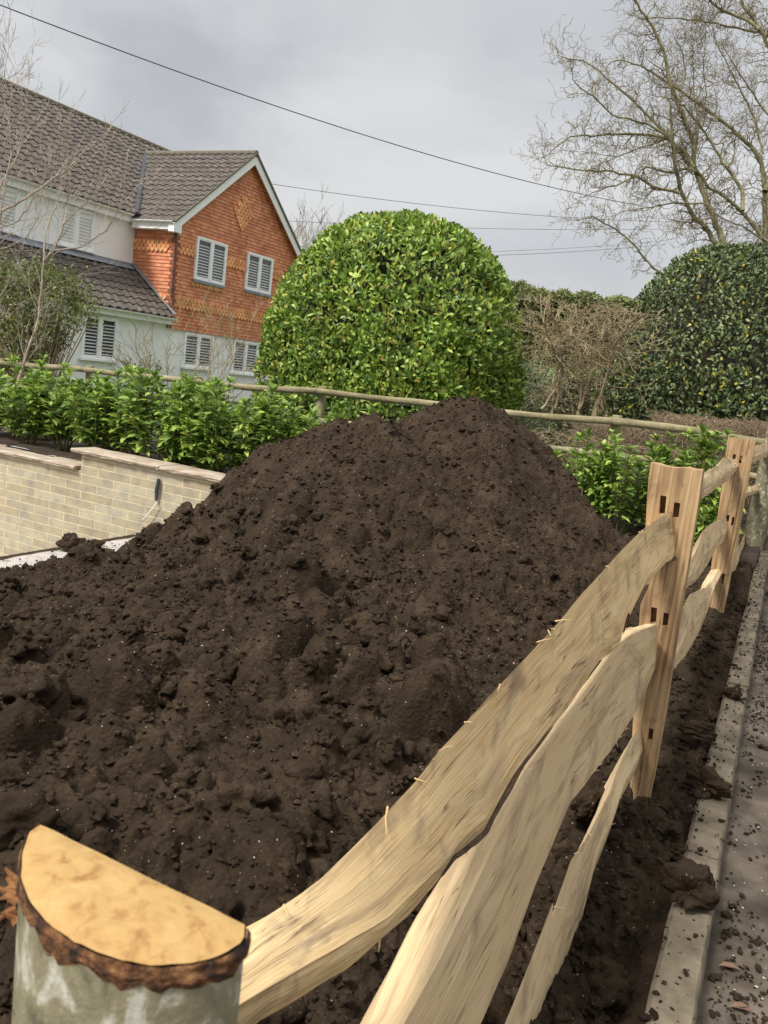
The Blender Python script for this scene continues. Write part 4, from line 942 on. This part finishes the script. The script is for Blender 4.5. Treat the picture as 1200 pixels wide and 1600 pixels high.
# --- large bare tree, right
def limb_path(px, z0, rg, wob=.2):
    """limb traced in the photo, given its own depth, bending toward or away from the viewer along its length"""
    px = np.array(px, float); n = len(px); L_ = np.concatenate(([0], np.cumsum(np.hypot(*np.diff(px, axis=0).T)))); t_ = np.linspace(0, L_[-1], max(8, int(L_[-1]/10)))
    x_ = np.interp(t_, L_, px[:, 0]); y_ = np.interp(t_, L_, px[:, 1]); s_ = t_/L_[-1]; dz = rg.uniform(-.9, .9)
    x_ = x_+np.array([rg.gauss(0, .8) for _ in x_]); y_ = y_+np.array([rg.gauss(0, .8) for _ in x_])
    return np.array([PD(a, b, z0+dz*q**1.3+wob*math.sin(q*4+dz)) for a, b, q in zip(x_, y_, s_)])
bt_loc = PD(1175, 640, 17.5); bt_loc[2] = -.2
bt = thing('bare_tree', tuple(bt_loc), 'tall leafless spreading tree with mossy limbs behind the dark clipped shrub', 'tree')
TB = MB(); TT = MB(); rg = tree_rng(4)
base_px = (1165, 520)
limbs = [
 ([base_px, (1140, 420), (1126, 367), (1105, 315), (1084, 259), (1083, 224), (1060, 161), (1046, 126), (1039, 87), (1021, 42), (990, 0), (975, -40)], .105, .018),
 ([base_px, (1135, 410), (1109, 366), (1077, 329), (1063, 297), (1055, 262), (1053, 231), (1047, 190)], .095, .03),
 ([(1084, 262), (1070, 238), (1042, 217), (1018, 210), (955, 210), (920, 212), (895, 210), (867, 231)], .052, .012),
 ([(1077, 259), (1039, 210), (1004, 171), (969, 140), (934, 108), (912, 96), (880, 90)], .05, .012),
 ([(1046, 215), (1007, 192), (962, 182), (930, 154), (899, 130)], .036, .01),
 ([(1062, 301), (1025, 294), (993, 275), (948, 268), (913, 266), (860, 259)], .046, .01),
 ([(1105, 318), (1042, 318), (1005, 325), (975, 330)], .028, .008),
 ([(1045, 440), (1018, 416), (986, 378), (955, 353), (920, 336), (905, 345)], .034, .01),
 ([(1190, 560), (1205, 440), (1196, 378), (1165, 336), (1130, 304), (1105, 294), (1095, 273), (1075, 262), (1050, 270), (1010, 262)], .085, .02),
 ([(1185, 520), (1198, 400), (1196, 336), (1193, 259), (1175, 231), (1147, 203), (1109, 175), (1070, 147), (1042, 129), (1004, 105), (972, 94)], .10, .014),
 ([(1161, 329), (1161, 301), (1133, 259), (1112, 224), (1088, 189), (1067, 164), (1040, 150)], .055, .012),
 ([(1235, 250), (1228, 180), (1215, 120), (1200, 70), (1182, 38), (1161, 7), (1150, -30)], .06, .03),
 ([(1262, 110), (1235, 85), (1200, 56), (1147, 42), (1088, 31), (1025, 26), (1000, 30)], .042, .01),
 ([(1185, 45), (1175, 35), (1123, 14), (1109, 0), (1090, -25)], .045, .02),
 ([(1088, 224), (1088, 180), (1084, 140), (1081, 35), (1078, 5)], .022, .007),
 ([(1088, 235), (1092, 190), (1105, 154), (1098, 105), (1102, 49)], .022, .007),
 ([(1193, 240), (1180, 190), (1165, 154), (1144, 115), (1120, 70), (1112, 38)], .032, .008),
 ([(1196, 300), (1230, 220), (1260, 120), (1270, 20)], .08, .03),
 ([(1230, 220), (1190, 165), (1160, 120), (1140, 90)], .036, .01),
 ([(1205, 380), (1150, 350), (1110, 330), (1080, 345), (1060, 352)], .026, .008),
 ([(1140, 262), (1150, 235), (1147, 215), (1165, 190)], .026, .008),
 ([(1060, 160), (1072, 120), (1066, 80), (1050, 50)], .02, .007),
 ([(993, 275), (960, 290), (930, 300), (905, 310)], .024, .007),
 ([(1042, 217), (1000, 232), (965, 245), (930, 240)], .022, .007),
]
PT = dict(seg=6, wander=.40, up=.035, kids=[2, 4], ratio=.58, spread=.85, minr=.0038, split=.02)
for px_, ra, rb in limbs:
    P_ = limb_path(px_, 16.5, rg); n = len(P_); rr = np.linspace(ra*.72, rb*.9, n)
    TB.tube(P_, rr, 8)
    # side branches all along
    for k in range(2, n):
        if P_[k][2] < 2.6: continue
        for rep in range(3 if rr[k] < .05 else 2):
            if rg.random() > .62: continue
            dd = unit(P_[k]-P_[k-1]); a = np.array([rg.gauss(0, 1), rg.gauss(0, .8), rg.gauss(0.05, 1)]); a = unit(a-dd*(a@dd)); an = rg.uniform(.5, 1.15)
            grow(TB, TT, P_[k], dd*math.cos(an)+a*math.sin(an), rg.uniform(.28, .68), min(rr[k]*.5, .014), 2, rg, PT)
    grow(TB, TT, P_[-1], P_[-1]-P_[-2], .7, rb, 2, rg, PT)
tr_ = TB.build('trunk', M['tree_bark'], bt, smooth=True); TT.build('twigs', M['twig'], bt)

# --- small distant bare treetop behind the gable
def bare_bush(name, loc, h_, seed, m, label, cat='shrub', stems=6, group=None, P=None, lean=.5, r0=.02, lvl=3, leaf=None, leafn=0, leafm=None):
    root = thing(name, tuple(loc), label, cat, group); rg = tree_rng(seed); A = MB(); B_ = MB()
    P = P or dict(seg=5, wander=.14, up=.05, kids=3, ratio=.62, spread=.55, minr=.003, split=0)
    ends = []
    for k in range(stems):
        a = rg.uniform(0, 6.28); s_ = rg.uniform(0, lean)
        grow(A, B_, np.array(loc)+np.array([math.cos(a), math.sin(a), 0])*.08*lean, (math.cos(a)*s_, math.sin(a)*s_, 1), h_*rg.uniform(.45, .62), r0*rg.uniform(.7, 1.1), lvl, rg, P)
    if A.n: A.build('branches', m, root)
    if B_.n: B_.build('twigs', m, root)
    if leafn:
        VV = np.concatenate(A.V+B_.V); r2 = np.random.RandomState(seed); pick = VV[r2.randint(0, len(VV), leafn)]; pick = pick[pick[:, 2] > loc[2]+h_*.25]
        D_ = r2.normal(size=(len(pick), 3)); mbx = MB(); leaves(mbx, pick, D_, r2.normal(size=(len(pick), 3))+[0, 0, 1.], r2.uniform(.6, 1.1, len(pick))*leaf[0], r2.uniform(.8, 1.1, len(pick))*leaf[1], r2); mbx.build('leaves', leafm, root)
    return root
def at(px_, y_, z, gz=-.1):
    p = PD(px_, y_, z); p[2] = gz; return p
PF = dict(seg=6, wander=.12, up=.04, kids=4, ratio=.62, spread=.5, minr=.008, split=0)
bare_bush('bare_tree', at(462, 420, 44, 0), 8.2, 31, M['twig'], 'faint bare treetop peeping out between the gable and the clipped laurel', 'tree', 7, P=PF, lean=.25, r0=.05, lvl=4)
# --- pale bare multi-stem tree left edge, drawn in front of the house
pt_loc = at(12, 570, 12.5, -.05); pt = thing('bare_tree', tuple(pt_loc), 'pale thin-branched leafless tree in front of the white wall at the left edge', 'tree')
A = MB(); B_ = MB(); rg = tree_rng(12)
PP = dict(seg=6, wander=.13, up=.05, kids=[3, 3], ratio=.6, spread=.55, minr=.0026, split=.0)
for px_, ra, rb in [
 ([(-40, 620), (-20, 420), (2, 330), (8, 280), (18, 240), (14, 170), (20, 130)], .030, .006), ([(2, 330), (40, 310), (75, 285), (110, 262), (140, 225)], .022, .006),
 ([(20, 620), (60, 500), (68, 410), (85, 390), (100, 350), (120, 330), (150, 300)], .026, .006), ([(-5, 300), (25, 250), (33, 225), (45, 180), (40, 140)], .016, .004),
 ([(85, 392), (130, 385), (165, 360), (190, 320), (208, 300)], .015, .004), ([(68, 410), (72, 360), (95, 300), (100, 260), (118, 240)], .014, .004), ([(-10, 360), (30, 345), (60, 300), (80, 250)], .014, .004),
 ([(100, 350), (108, 300), (105, 262)], .010, .003), ([(-20, 420), (0, 390), (38, 375), (60, 340)], .014, .004), ([(14, 200), (2, 150), (8, 110)], .008, .003)]:
    P_ = limb_path(px_, 12.3, rg, .15); n = len(P_); rr = np.linspace(ra, rb, n); A.tube(P_, rr, 6)
    for k in range(4, n):
        if rg.random() < .75:
            dd = unit(P_[k]-P_[k-1]); a = np.array([rg.gauss(0, 1), rg.gauss(0, 1), rg.gauss(.2, 1)]); a = unit(a-dd*(a@dd)); an = rg.uniform(.35, .8)
            grow(B_, B_, P_[k], dd*math.cos(an)+a*math.sin(an), rg.uniform(.35, .8), min(rr[k]*.5, .007), 2, rg, PP)
A.build('trunk', M['pale_twig'], pt, smooth=True); B_.build('twigs', M['pale_twig'], pt)

# --- leafy shrub left
def leafy_blob(name, label, cat, blobs, n, LW, mleaf, seed, stem_base=None, mstem=None, group=None, updir=.4, simple=True, twigs=0):
    """loose crown: leaf tufts on branch ends spread through a few ellipsoids"""
    r2 = np.random.RandomState(seed); c0_ = np.array(blobs[0][0]); loc = np.array(stem_base if stem_base is not None else c0_, float)
    root = thing(name, tuple(loc), label, cat, group); pts = []; S = MB()
    wsum = sum(b[1][0]*b[1][1]*b[1][2] for b in blobs)
    for c, rad in blobs:
        k = max(6, int(n*rad[0]*rad[1]*rad[2]/wsum/14)); q = r2.normal(size=(k, 3)); q /= np.linalg.norm(q, axis=1)[:, None]; q *= r2.uniform(.35, 1.05, k)[:, None]**.6
        cen = np.array(c)+q*np.array(rad); pts.append(np.repeat(cen, 14, 0)+r2.normal(size=(k*14, 3))*.06)
        if mstem is not None:
            for w in cen[::3]:
                mid = (loc+w)/2+r2.normal(size=3)*.12; a_ = np.linspace(0, 1, 8)[:, None]; S.tube((1-a_)**2*loc+2*a_*(1-a_)*mid+a_**2*w, np.linspace(.016, .003, 8), 4)
    Pn = np.concatenate(pts); D_ = r2.normal(size=Pn.shape)+[0, 0, updir]; mbx = MB()
    leaves(mbx, Pn, D_, r2.normal(size=Pn.shape)+[0, -.4, 1.2], r2.uniform(.7, 1.2, len(Pn))*LW[0], r2.uniform(.8, 1.15, len(Pn))*LW[1], r2, simple=simple)
    mbx.build('foliage', mleaf, root)
    if S.n: S.build('stems', mstem, root, smooth=True)
    return root
sb = at(62, 600, 13.2, .1)
leafy_blob('evergreen_shrub', 'loose olive-green evergreen shrub in front of the white wall at the left', 'shrub',
 [(PD(70, 470, 13.2), (.80, .5, .62)), (PD(25, 440, 13.2), (.5, .5, .42)), (PD(128, 478, 13.0), (.34, .3, .36)), (PD(50, 530, 13.2), (.62, .5, .5)), (PD(118, 445, 13.1), (.25, .3, .24)), (PD(-30, 480, 13.4), (.6, .5, .8))], 7600, (.085, .032), M['bush'], 3, sb, M['brown_twig'])
for (px_, z_, h_, seed_, lab) in ((262, 14.2, 1.50, 41, 'bare brown multi-stemmed shrub in front of the lean-to wall'), (338, 13.6, 1.75, 42, 'taller bare twiggy shrub in front of the gable ground floor windows'), (218, 14.0, 1.0, 43, 'small half-evergreen shrub between the lean-to window and the bare shrubs')):
    bare_bush('bare_shrub', at(px_, 600, z_, .0), h_*1.35, seed_, M['brown_twig'], lab, 'shrub', 8, P=dict(seg=6, wander=.13, up=.03, kids=3, ratio=.6, spread=.45, minr=.0032, split=0), lean=.40, r0=.017, lvl=3, leaf=(.05, .022), leafn=500 if seed_ == 43 else 0, leafm=M['bush'])
# ivy clump on the third garden fence post
rr = np.random.RandomState(77); ivp = PY(302, 600, 9.2); 
leafy_blob('ivy', 'dark ivy clump grown round the mossy fence post before the gable', 'ivy', [((ivp[0]+.03, 9.2, ivp[2]-.10), (.13, .12, .16)), ((ivp[0]-.02, 9.2, ivp[2]+.0), (.08, .1, .05))], 500, (.035, .028), M['dark_leaf'], 78)

# --- clipped domes
def dome(name, label, center, rx, ry, top, base, nleaf, LW, mleaf, seed, p=2.6, hole=(), lift=.07, twig=True, squash_low=None, tilt=0.0):
    """clipped shrub: leaves set over a super-ellipsoid shell of some depth, dark twigs inside"""
    r2 = np.random.RandomState(seed); root = thing(name, (center[0], center[1], base), label, 'shrub')
    hz = (top-base)
    def shell(n, depth):
        q = r2.normal(size=(n*2, 3)); q /= np.linalg.norm(q, axis=1)[:, None]; q[:, 2] = np.abs(q[:, 2])
        # side band as well as the cap
        m_ = n; th_ = r2.uniform(0, 6.283, m_); hh_ = r2.uniform(0, .55, m_)
        s2 = np.stack([np.cos(th_), np.sin(th_), hh_*1.0], 1); q = np.concatenate([q, s2])
        k = (np.abs(q[:, 0])**p+np.abs(q[:, 1])**p+np.abs(q[:, 2])**2.5)**(-1/p); q = q*k[:, None]
        q[:, 2] = np.clip(q[:, 2], 0, 1)
        nn = np.stack([np.sign(q[:, 0])*np.abs(q[:, 0])**(p-1)/rx, np.sign(q[:, 1])*np.abs(q[:, 1])**(p-1)/ry, np.abs(q[:, 2])**1.5/hz], 1); nn /= np.linalg.norm(nn, axis=1)[:, None]+1e-9
        P_ = q*np.array([rx, ry, hz])+np.array([center[0], center[1], base])
        # lower part narrows a little
        t_ = np.clip((P_[:, 2]-base)/hz, 0, 1); sc = 1-.06*np.clip(.35-t_, 0, 1)/.35
        P_[:, 0] = center[0]+(P_[:, 0]-center[0])*sc+tilt*(P_[:, 2]-base); P_[:, 1] = center[1]+(P_[:, 1]-center[1])*sc
        return P_-nn*(r2.uniform(0, 1, len(P_))**1.5*depth)[:, None], nn
    P_, nn = shell(nleaf//3, .24)
    # uneven growth: tufts stand out, thin patches let the dark inside show
    nv = fbm(P_[:, 0]*2.2+P_[:, 1]*1.3, P_[:, 2]*2.2+seed, 4, 1); P_ = P_+nn*(nv*lift*1.6)[:, None]
    keep = (nv+.35*r2.rand(len(P_)) > -.20)
    for (hp, hr) in hole:
        keep &= (np.linalg.norm((P_-np.array(hp))/np.array(hr), axis=1) > 1) | (r2.rand(len(P_)) > .42)
    P_, nn = P_[keep], nn[keep]
    D_ = r2.normal(size=P_.shape)*.75+nn*.45+np.array([0, 0, .55]); Nf = nn*1.0+r2.normal(size=P_.shape)*.55
    mbx = MB(); leaves(mbx, P_, D_, Nf, r2.uniform(.62, 1.15, len(P_))*LW[0], r2.uniform(.75, 1.15, len(P_))*LW[1], r2, droop=.3)
    mbx.build('foliage', mleaf, root, smooth=True)
    # inner mass
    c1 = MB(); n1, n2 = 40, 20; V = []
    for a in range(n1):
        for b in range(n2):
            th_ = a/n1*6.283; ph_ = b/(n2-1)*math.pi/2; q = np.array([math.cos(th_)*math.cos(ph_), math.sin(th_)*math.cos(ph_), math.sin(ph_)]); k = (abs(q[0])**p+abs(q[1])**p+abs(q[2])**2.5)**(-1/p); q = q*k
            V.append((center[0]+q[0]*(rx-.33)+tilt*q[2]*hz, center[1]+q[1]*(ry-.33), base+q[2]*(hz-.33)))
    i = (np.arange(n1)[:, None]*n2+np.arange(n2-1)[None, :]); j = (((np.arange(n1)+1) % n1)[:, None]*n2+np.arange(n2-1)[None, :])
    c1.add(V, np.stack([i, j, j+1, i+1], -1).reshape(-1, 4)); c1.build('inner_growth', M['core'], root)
    # stems seen in the gaps
    S = MB()
    for k in range(340):
        w, n_ = shell(1, .1); q = r2.randint(len(w)); e_ = w[q]; s_ = e_-n_[q]*.45+np.array([0, 0, -.35])+r2.normal(size=3)*.08; S.tube([s_, (s_+e_)/2+r2.normal(size=3)*.03, e_], [.008, .006, .003], 4)
    S.build('stems', M['brown_twig'], root)
    return root
c = PD(612, 500, 12.9)
dome('clipped_laurel', 'huge bright green laurel clipped into a tall rounded dome behind the soil heap', (float(c[0])+.0, float(c[1])+.3), 2.0, 1.9, 3.68, -.1, 66000, (.108, .050), M['laurel'], 5, p=3.1, lift=.04, hole=[(PD(690, 400, 11.6), (.38, .9, .42)), (PD(738, 440, 11.6), (.26, .9, .3)), (PD(470, 480, 11.6), (.12, .8, .15))], tilt=.0)
c = PD(1132, 500, 13.2)
dome('clipped_evergreen', 'dark green yellow-flecked evergreen clipped into a low dome at the right edge', (float(c[0])+.10, float(c[1])+.2), 2.0, 1.9, 3.95, -.1, 56000, (.078, .042), M['dark_leaf'], 8, p=2.3, lift=.05)

# --- young laurels planted along the wall and by the heap
def laurel_plant(loc, h_, seed, label, spread=.34, stems=13, leafL=.14, group='young laurel plants along the garden fence'):
    r2 = np.random.RandomState(seed); root = thing('laurel_plant', tuple(loc), label, 'laurel', group); S = MB(); Bp = []; Dp = []; Np = []; LL = []
    for k in range(stems):
        a = r2.uniform(0, 6.283); out = r2.uniform(.1, 1)*spread; hh = h_*r2.uniform(.55, 1.0)
        p0 = np.array(loc)+np.array([math.cos(a), math.sin(a), 0])*.05; p2 = np.array(loc)+np.array([math.cos(a)*out, math.sin(a)*out, hh]); p1 = (p0+p2)/2+np.array([math.cos(a)*out*.25, math.sin(a)*out*.25, -.02])
        t_ = np.linspace(0, 1, 10)[:, None]; C = (1-t_)**2*p0+2*t_*(1-t_)*p1+t_**2*p2; S.tube(C, np.linspace(.010, .004, 10), 5)
        nl = int(h_*62)
        for q in range(nl):
            u = r2.uniform(.18, 1)**.8; c = C[int(u*9)]*(1-(u*9) % 1)+C[min(9, int(u*9)+1)]*((u*9) % 1); ax = unit(C[-1]-C[5]); b = r2.uniform(0, 6.283)
            side = np.array([math.cos(b), math.sin(b), 0]); up_ = r2.uniform(.1, .9) if u > .85 else r2.uniform(-.35, .6)
            d_ = unit(side+ax*up_+np.array([0, 0, .1])); Bp.append(c+side*.01); Dp.append(d_); Np.append(np.array([0, 0, 1.])+side*.2+r2.normal(size=3)*.25); LL.append(leafL*(r2.uniform(.7, 1.12) if u < .93 else r2.uniform(.5, .85)))
        for q in range(9):     # tip rosette, lighter and upright
            b = q*2.4+r2.uniform(-.3, .3); side = np.array([math.cos(b), math.sin(b), 0]); d_ = unit(side*r2.uniform(.4, 1.0)+np.array([0, 0, .9])); Bp.append(C[-1]); Dp.append(d_); Np.append(np.array([0, 0, 1.])-side*.6); LL.append(leafL*r2.uniform(.55, .95))
    Bp, Dp, Np, LL = map(np.array, (Bp, Dp, Np, LL)); mbx = MB(); leaves(mbx, Bp, Dp, Np, LL, LL*.40, r2, droop=.35)
    mbx.build('leaves', M['laurel_young'], root, smooth=True); S.build('stems', M['green_stem'], root, smooth=True)
    return root
LP = [(-20, 7.3, .98, 'laurel at the left frame edge, first of the row above the brick wall'), (45, 7.2, 1.0, 'second laurel in the row above the brick wall, before the left fence rail end'), (100, 7.35, .98, 'laurel just left of the leftmost garden fence post'),
      (152, 7.2, .93, 'laurel just right of the leftmost garden fence post'), (205, 7.3, .98, 'laurel behind the raised coping step of the brick wall'), (258, 7.2, .98, 'laurel below the bare brown shrub, left of the ivy clump'),
      (308, 7.3, .92, 'laurel directly beneath the ivy-clad fence post'), (352, 7.2, 1.0, 'laurel at the right end of the visible brick wall coping'), (398, 7.3, 1.0, 'laurel with glossy hanging leaves beside the left flank of the heap'), (438, 7.45, .92, 'laurel nearest the heap on its left, below the rail end'),
      (75, 7.9, 1.0, 'laurel in the second rank, close to the left end of the rail'), (180, 7.9, 1.0, 'laurel in the second rank, right of the leftmost post'), (282, 7.9, .98, 'laurel in the second rank under the gable corner'), (335, 7.9, .98, 'laurel in the second rank beside the ivy clump')]
for k, (px_, Y_, h_, lab) in enumerate(LP):
    Y_ -= .22; p = PY(px_, 700, Y_); laurel_plant((float(p[0]), Y_, -.03+.02*min(0, p[0]+6)), h_*1.02, 100+k, lab, .44)
for k, (px_, Y_, h_, lab, sp_, lf) in enumerate([(925, 8.4, .95, 'left part laurel right of the heap with drooping light green leaves', .32, .12), (975, 8.3, .98, 'dense laurel with drooping leaves between the heap and first tall post', .34, .12), (1030, 8.6, 1.0, 'laurel with upright shoots right above the first tall post', .30, .13),
      (1085, 8.5, 1.12, 'tallest laurel with fresh shoots left of the second tall post', .28, .13), (1120, 8.0, .7, 'low dark laurel seen between the two tall posts', .3, .12), (905, 8.8, .7, 'sparse laurel nearest to the right flank of the heap', .22, .11)]):
    p = PY(px_, 760, Y_); laurel_plant((float(p[0]), Y_, .02), h_, 200+k, lab, sp_, 11, lf)
for k, (px_, Y_, h_, lab) in enumerate([(470, 7.6, .93, 'laurel sprays rising behind the left shoulder of the heap'), (525, 8.2, .95, 'laurel between the middle fence post and the heap top'), (590, 8.3, .95, 'laurel low behind the saddle of the heap'), (660, 7.6, .98, 'single laurel sprig poking up beside the heap summit'), (845, 8.6, .72, 'small laurel sprig right below the heap summit')]):
    p = PY(px_, 680, Y_); laurel_plant((float(p[0]), Y_, .0), h_, 300+k, lab, .25 if k != 3 else .1, 8 if k != 3 else 4)

# --- bare clipped beech-like shrub and low twiggy hedge on the right
def twig_shrub(name, label, px0, px1, ytop, zd, stems_px, seed, m, cat='shrub'):
    rg = tree_rng(seed); a = at((px0+px1)/2, 600, zd, .1); root = thing(name, tuple(a), label, cat); A = MB(); B_ = MB()
    PP = dict(seg=5, wander=.2, up=.0, kids=[2, 3], ratio=.62, spread=.8, minr=.0034, split=.0)
    for pts in stems_px:
        P_ = limb_path(pts, zd, rg, .1); n = len(P_); rr = np.linspace(.021, .009, n); A.tube(P_, rr, 6)
        for k in range(2, n):
            s_ = k/n
            for rep in range(2 if s_ < .5 else 4):
                if rg.random() < .75:
                    dd = np.array([rg.gauss(0, 1), rg.gauss(0, .7), rg.gauss(.25 if s_ > .5 else 0, .5)]); grow(B_, B_, P_[k], dd, rg.uniform(.25, .6)*(1 if s_ > .3 else .6), .008, 2, rg, PP)
    top = PD((px0+px1)/2, ytop, zd)[2]
    A.build('trunk', m, root, smooth=True)
    V = np.concatenate(B_.V)  # clipped flat top
    for arr in B_.V: arr[:, 2] = np.where(arr[:, 2] > top, top-(arr[:, 2]-top)*.15, arr[:, 2])
    B_.build('twigs', m, root); return root
st_ = [[(862, 650), (868, 590), (880, 540), (893, 505), (898, 488)], [(902, 650), (910, 600), (913, 550), (920, 510), (935, 490)], [(925, 650), (945, 600), (955, 560), (965, 520), (975, 490)], [(845, 640), (868, 610), (880, 575), (862, 540), (850, 505)], [(930, 650), (952, 570), (958, 540), (985, 505), (998, 490)], [(868, 640), (878, 590), (884, 540), (872, 510), (860, 490)], [(905, 640), (930, 560), (940, 520), (955, 490)]]
twig_shrub('clipped_bare_shrub', 'leafless tan shrub with flat clipped top between the two domes', 840, 1010, 476, 11.3, st_, 9, M['brown_twig'])
def twig_mass(name, label, x0, x1, y0, y1, z0, z1f, n, ln, m, seed, cat='hedge', rad=.0035, leafn=0):
    rg = np.random.RandomState(seed); root = thing(name, ((x0+x1)/2, (y0+y1)/2, z0), label, cat); S = MB()
    for k in range(n):
        x_ = rg.uniform(x0, x1); y_ = rg.uniform(y0, y1); zt = z1f(x_); z_ = z0+(zt-z0)*rg.uniform(0, 1)**.7; d_ = unit(rg.normal(size=3)*[1, .8, .7]+[0, 0, .5]); e = np.array([x_, y_, z_])+d_*ln*rg.uniform(.4, 1.2); e[2] = min(e[2], zt+rg.uniform(-.02, .03)); b = np.array([x_, y_, z_]); mid = (b+e)/2+rg.normal(size=3)*ln*.12
        S.tube([b, mid, e], [rad, rad*.8, rad*.4], 3)
    S.build('twigs', m, root)
    if leafn:
        Pn = np.stack([rg.uniform(x0, x1, leafn), rg.uniform(y0, y1, leafn), z0+(z1f((x0+x1)/2)-z0)*rg.uniform(.2, 1, leafn)], 1); mbx = MB(); leaves(mbx, Pn, rg.normal(size=Pn.shape), rg.normal(size=Pn.shape), rg.uniform(.03, .06, leafn), rg.uniform(.02, .035, leafn), rg); mbx.build('dead_leaves', M['bronze'], root)
    return root
twig_mass('twig_hedge', 'low brown clipped hedge of bare twigs behind the right part of the garden fence', -2.3, 1.4, 9.75, 10.5, .05, lambda x_: 1.30+.06*x_ if x_ > -1.4 else 1.05, 9500, .24, M['hedge_twig'], 15, leafn=260)
core = MB(); core.box((-.4, 10.45, .5), (1.8, 0, 0), (0, .28, 0), (0, 0, .55)); setp(core.build('dark_hedge', M['core']), 'dark shaded inner growth of the low twig hedge', 'hedge') if False else None
twig_mass('bramble', 'tangle of dry pale stems below the garden fence rail right of the heap', -3.6, -.4, 9.45, 9.75, -.02, lambda x_: .85, 1900, .3, M['brown_twig'], 16, 'bramble', .0032, 60)

# --- hedges far behind
def leaf_hedge(name, label, x0, x1, y, thick, topf, base, n, LW, m, seed, cat='hedge'):
    r2 = np.random.RandomState(seed); root = thing(name, ((x0+x1)/2, y, base), label, cat)
    x_ = r2.uniform(x0, x1, n); t_ = topf(x_); top = r2.rand(n) < .25
    z_ = base+(t_-base)*r2.uniform(0, 1, n); z_[top] = t_[top]-r2.uniform(0, .15, top.sum()); y_ = y-thick/2-r2.uniform(-.25, .05, n)+.25*fbm(x_*1.7, z_*1.7, 3); y_[top] = y+r2.uniform(-thick/2, thick/2, top.sum())
    P_ = np.stack([x_, y_, z_], 1); mbx = MB(); leaves(mbx, P_, r2.normal(size=P_.shape)+[0, -.3, .6], r2.normal(size=P_.shape)+[0, -1., .6], r2.uniform(.6, 1.3, n)*LW[0], r2.uniform(.7, 1.2, n)*LW[1], r2, simple=True); mbx.build('foliage', m, root)
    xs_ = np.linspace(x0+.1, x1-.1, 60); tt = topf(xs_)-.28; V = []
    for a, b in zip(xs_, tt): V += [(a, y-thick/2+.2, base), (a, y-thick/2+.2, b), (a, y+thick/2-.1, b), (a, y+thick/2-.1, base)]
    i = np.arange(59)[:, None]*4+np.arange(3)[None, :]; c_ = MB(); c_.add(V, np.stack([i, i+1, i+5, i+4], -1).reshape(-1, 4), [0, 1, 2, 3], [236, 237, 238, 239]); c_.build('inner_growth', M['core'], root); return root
def topY(pts, Y_): 
    A_ = np.array([PY(a, b, Y_) for a, b in pts]); return lambda x_: np.interp(x_, A_[:, 0], A_[:, 2])
tf = topY([(760, 440), (815, 450), (850, 452), (880, 466), (900, 464), (940, 470), (975, 476), (1100, 470), (1300, 470)], 24)
leaf_hedge('tall_hedge', 'tall dull green hedge far behind, seen between the two clipped domes', -10, 1, 24, 1.6, lambda x_: tf(x_)+.10*fbm(x_*2.5, x_*0+1, 3)*2, -.2, 42000, (.14, .06), M['conifer'], 31)
tf2 = topY([(780, 568), (860, 572), (960, 578), (1100, 590)], 17)
leaf_hedge('low_hedge', 'low clipped mid-green hedge behind the bare tan shrub', -7.2, 2, 17, .8, lambda x_: tf2(x_), -.2, 9000, (.07, .035), M['bush'], 32)
c = PD(822, 596, 14.2)
leafy_blob('pale_shrub', 'pale cream-variegated shrub at the right foot of the clipped laurel', 'shrub', [((c[0], c[1], c[2]+.02), (.42, .35, .40)), ((c[0]+.35, c[1]+.2, c[2]+.05), (.35, .3, .3)), ((c[0]+.1, c[1], c[2]-.5), (.5, .35, .45))], 3600, (.05, .022), M['variegated'], 33, (c[0], c[1], 0))
# hedge line closing the view left of the house and right of the frame
tf3 = lambda x_: 2.2+0*x_
leaf_hedge('boundary_hedge', 'dark hedge beside the driveway beyond the right frame edge', 1.5, 12, 13.2, 1.0, tf3, -.2, 6000, (.10, .05), M['conifer'], 34)

# ================================================================== OVERHEAD CABLES
def cable(a, b, sag, r, label, name='overhead_cable'):
    t_ = np.linspace(0, 1, 50)[:, None]; a, b = np.array(a), np.array(b); P_ = a*(1-t_)+b*t_-np.array([0, 0, 1.])*sag*4*t_*(1-t_)
    mb = MB(); mb.tube(P_, r, 5); setp(mb.build(name, M['wire'], origin=tuple(a)), label, 'cable', 'overhead telephone cables')
cable(PD(45, 0, 16)+(PD(45, 0, 16)-PD(850, 268, 26))*.25, PD(850, 268, 26)+(PD(850, 268, 26)-PD(45, 0, 16))*.4, .55, .012, 'thick black telephone cable slanting from top left down to the bare tree')
cable(PD(415, 286, 34), PD(1080, 347, 46), .35, .011, 'thin cable from the gable top running right behind the bare tree')
cable(PD(430, 344, 50), PD(1120, 356, 60), .3, .012, 'faint cable just above the clipped laurel, nearly level')
cable(PD(770, 393, 60), PD(1040, 376, 60), .1, .011, 'upper one of two faint parallel cables right of the clipped laurel')
cable(PD(770, 399, 60), PD(1040, 382, 60), .1, .014, 'lower one of two faint parallel cables right of the clipped laurel')
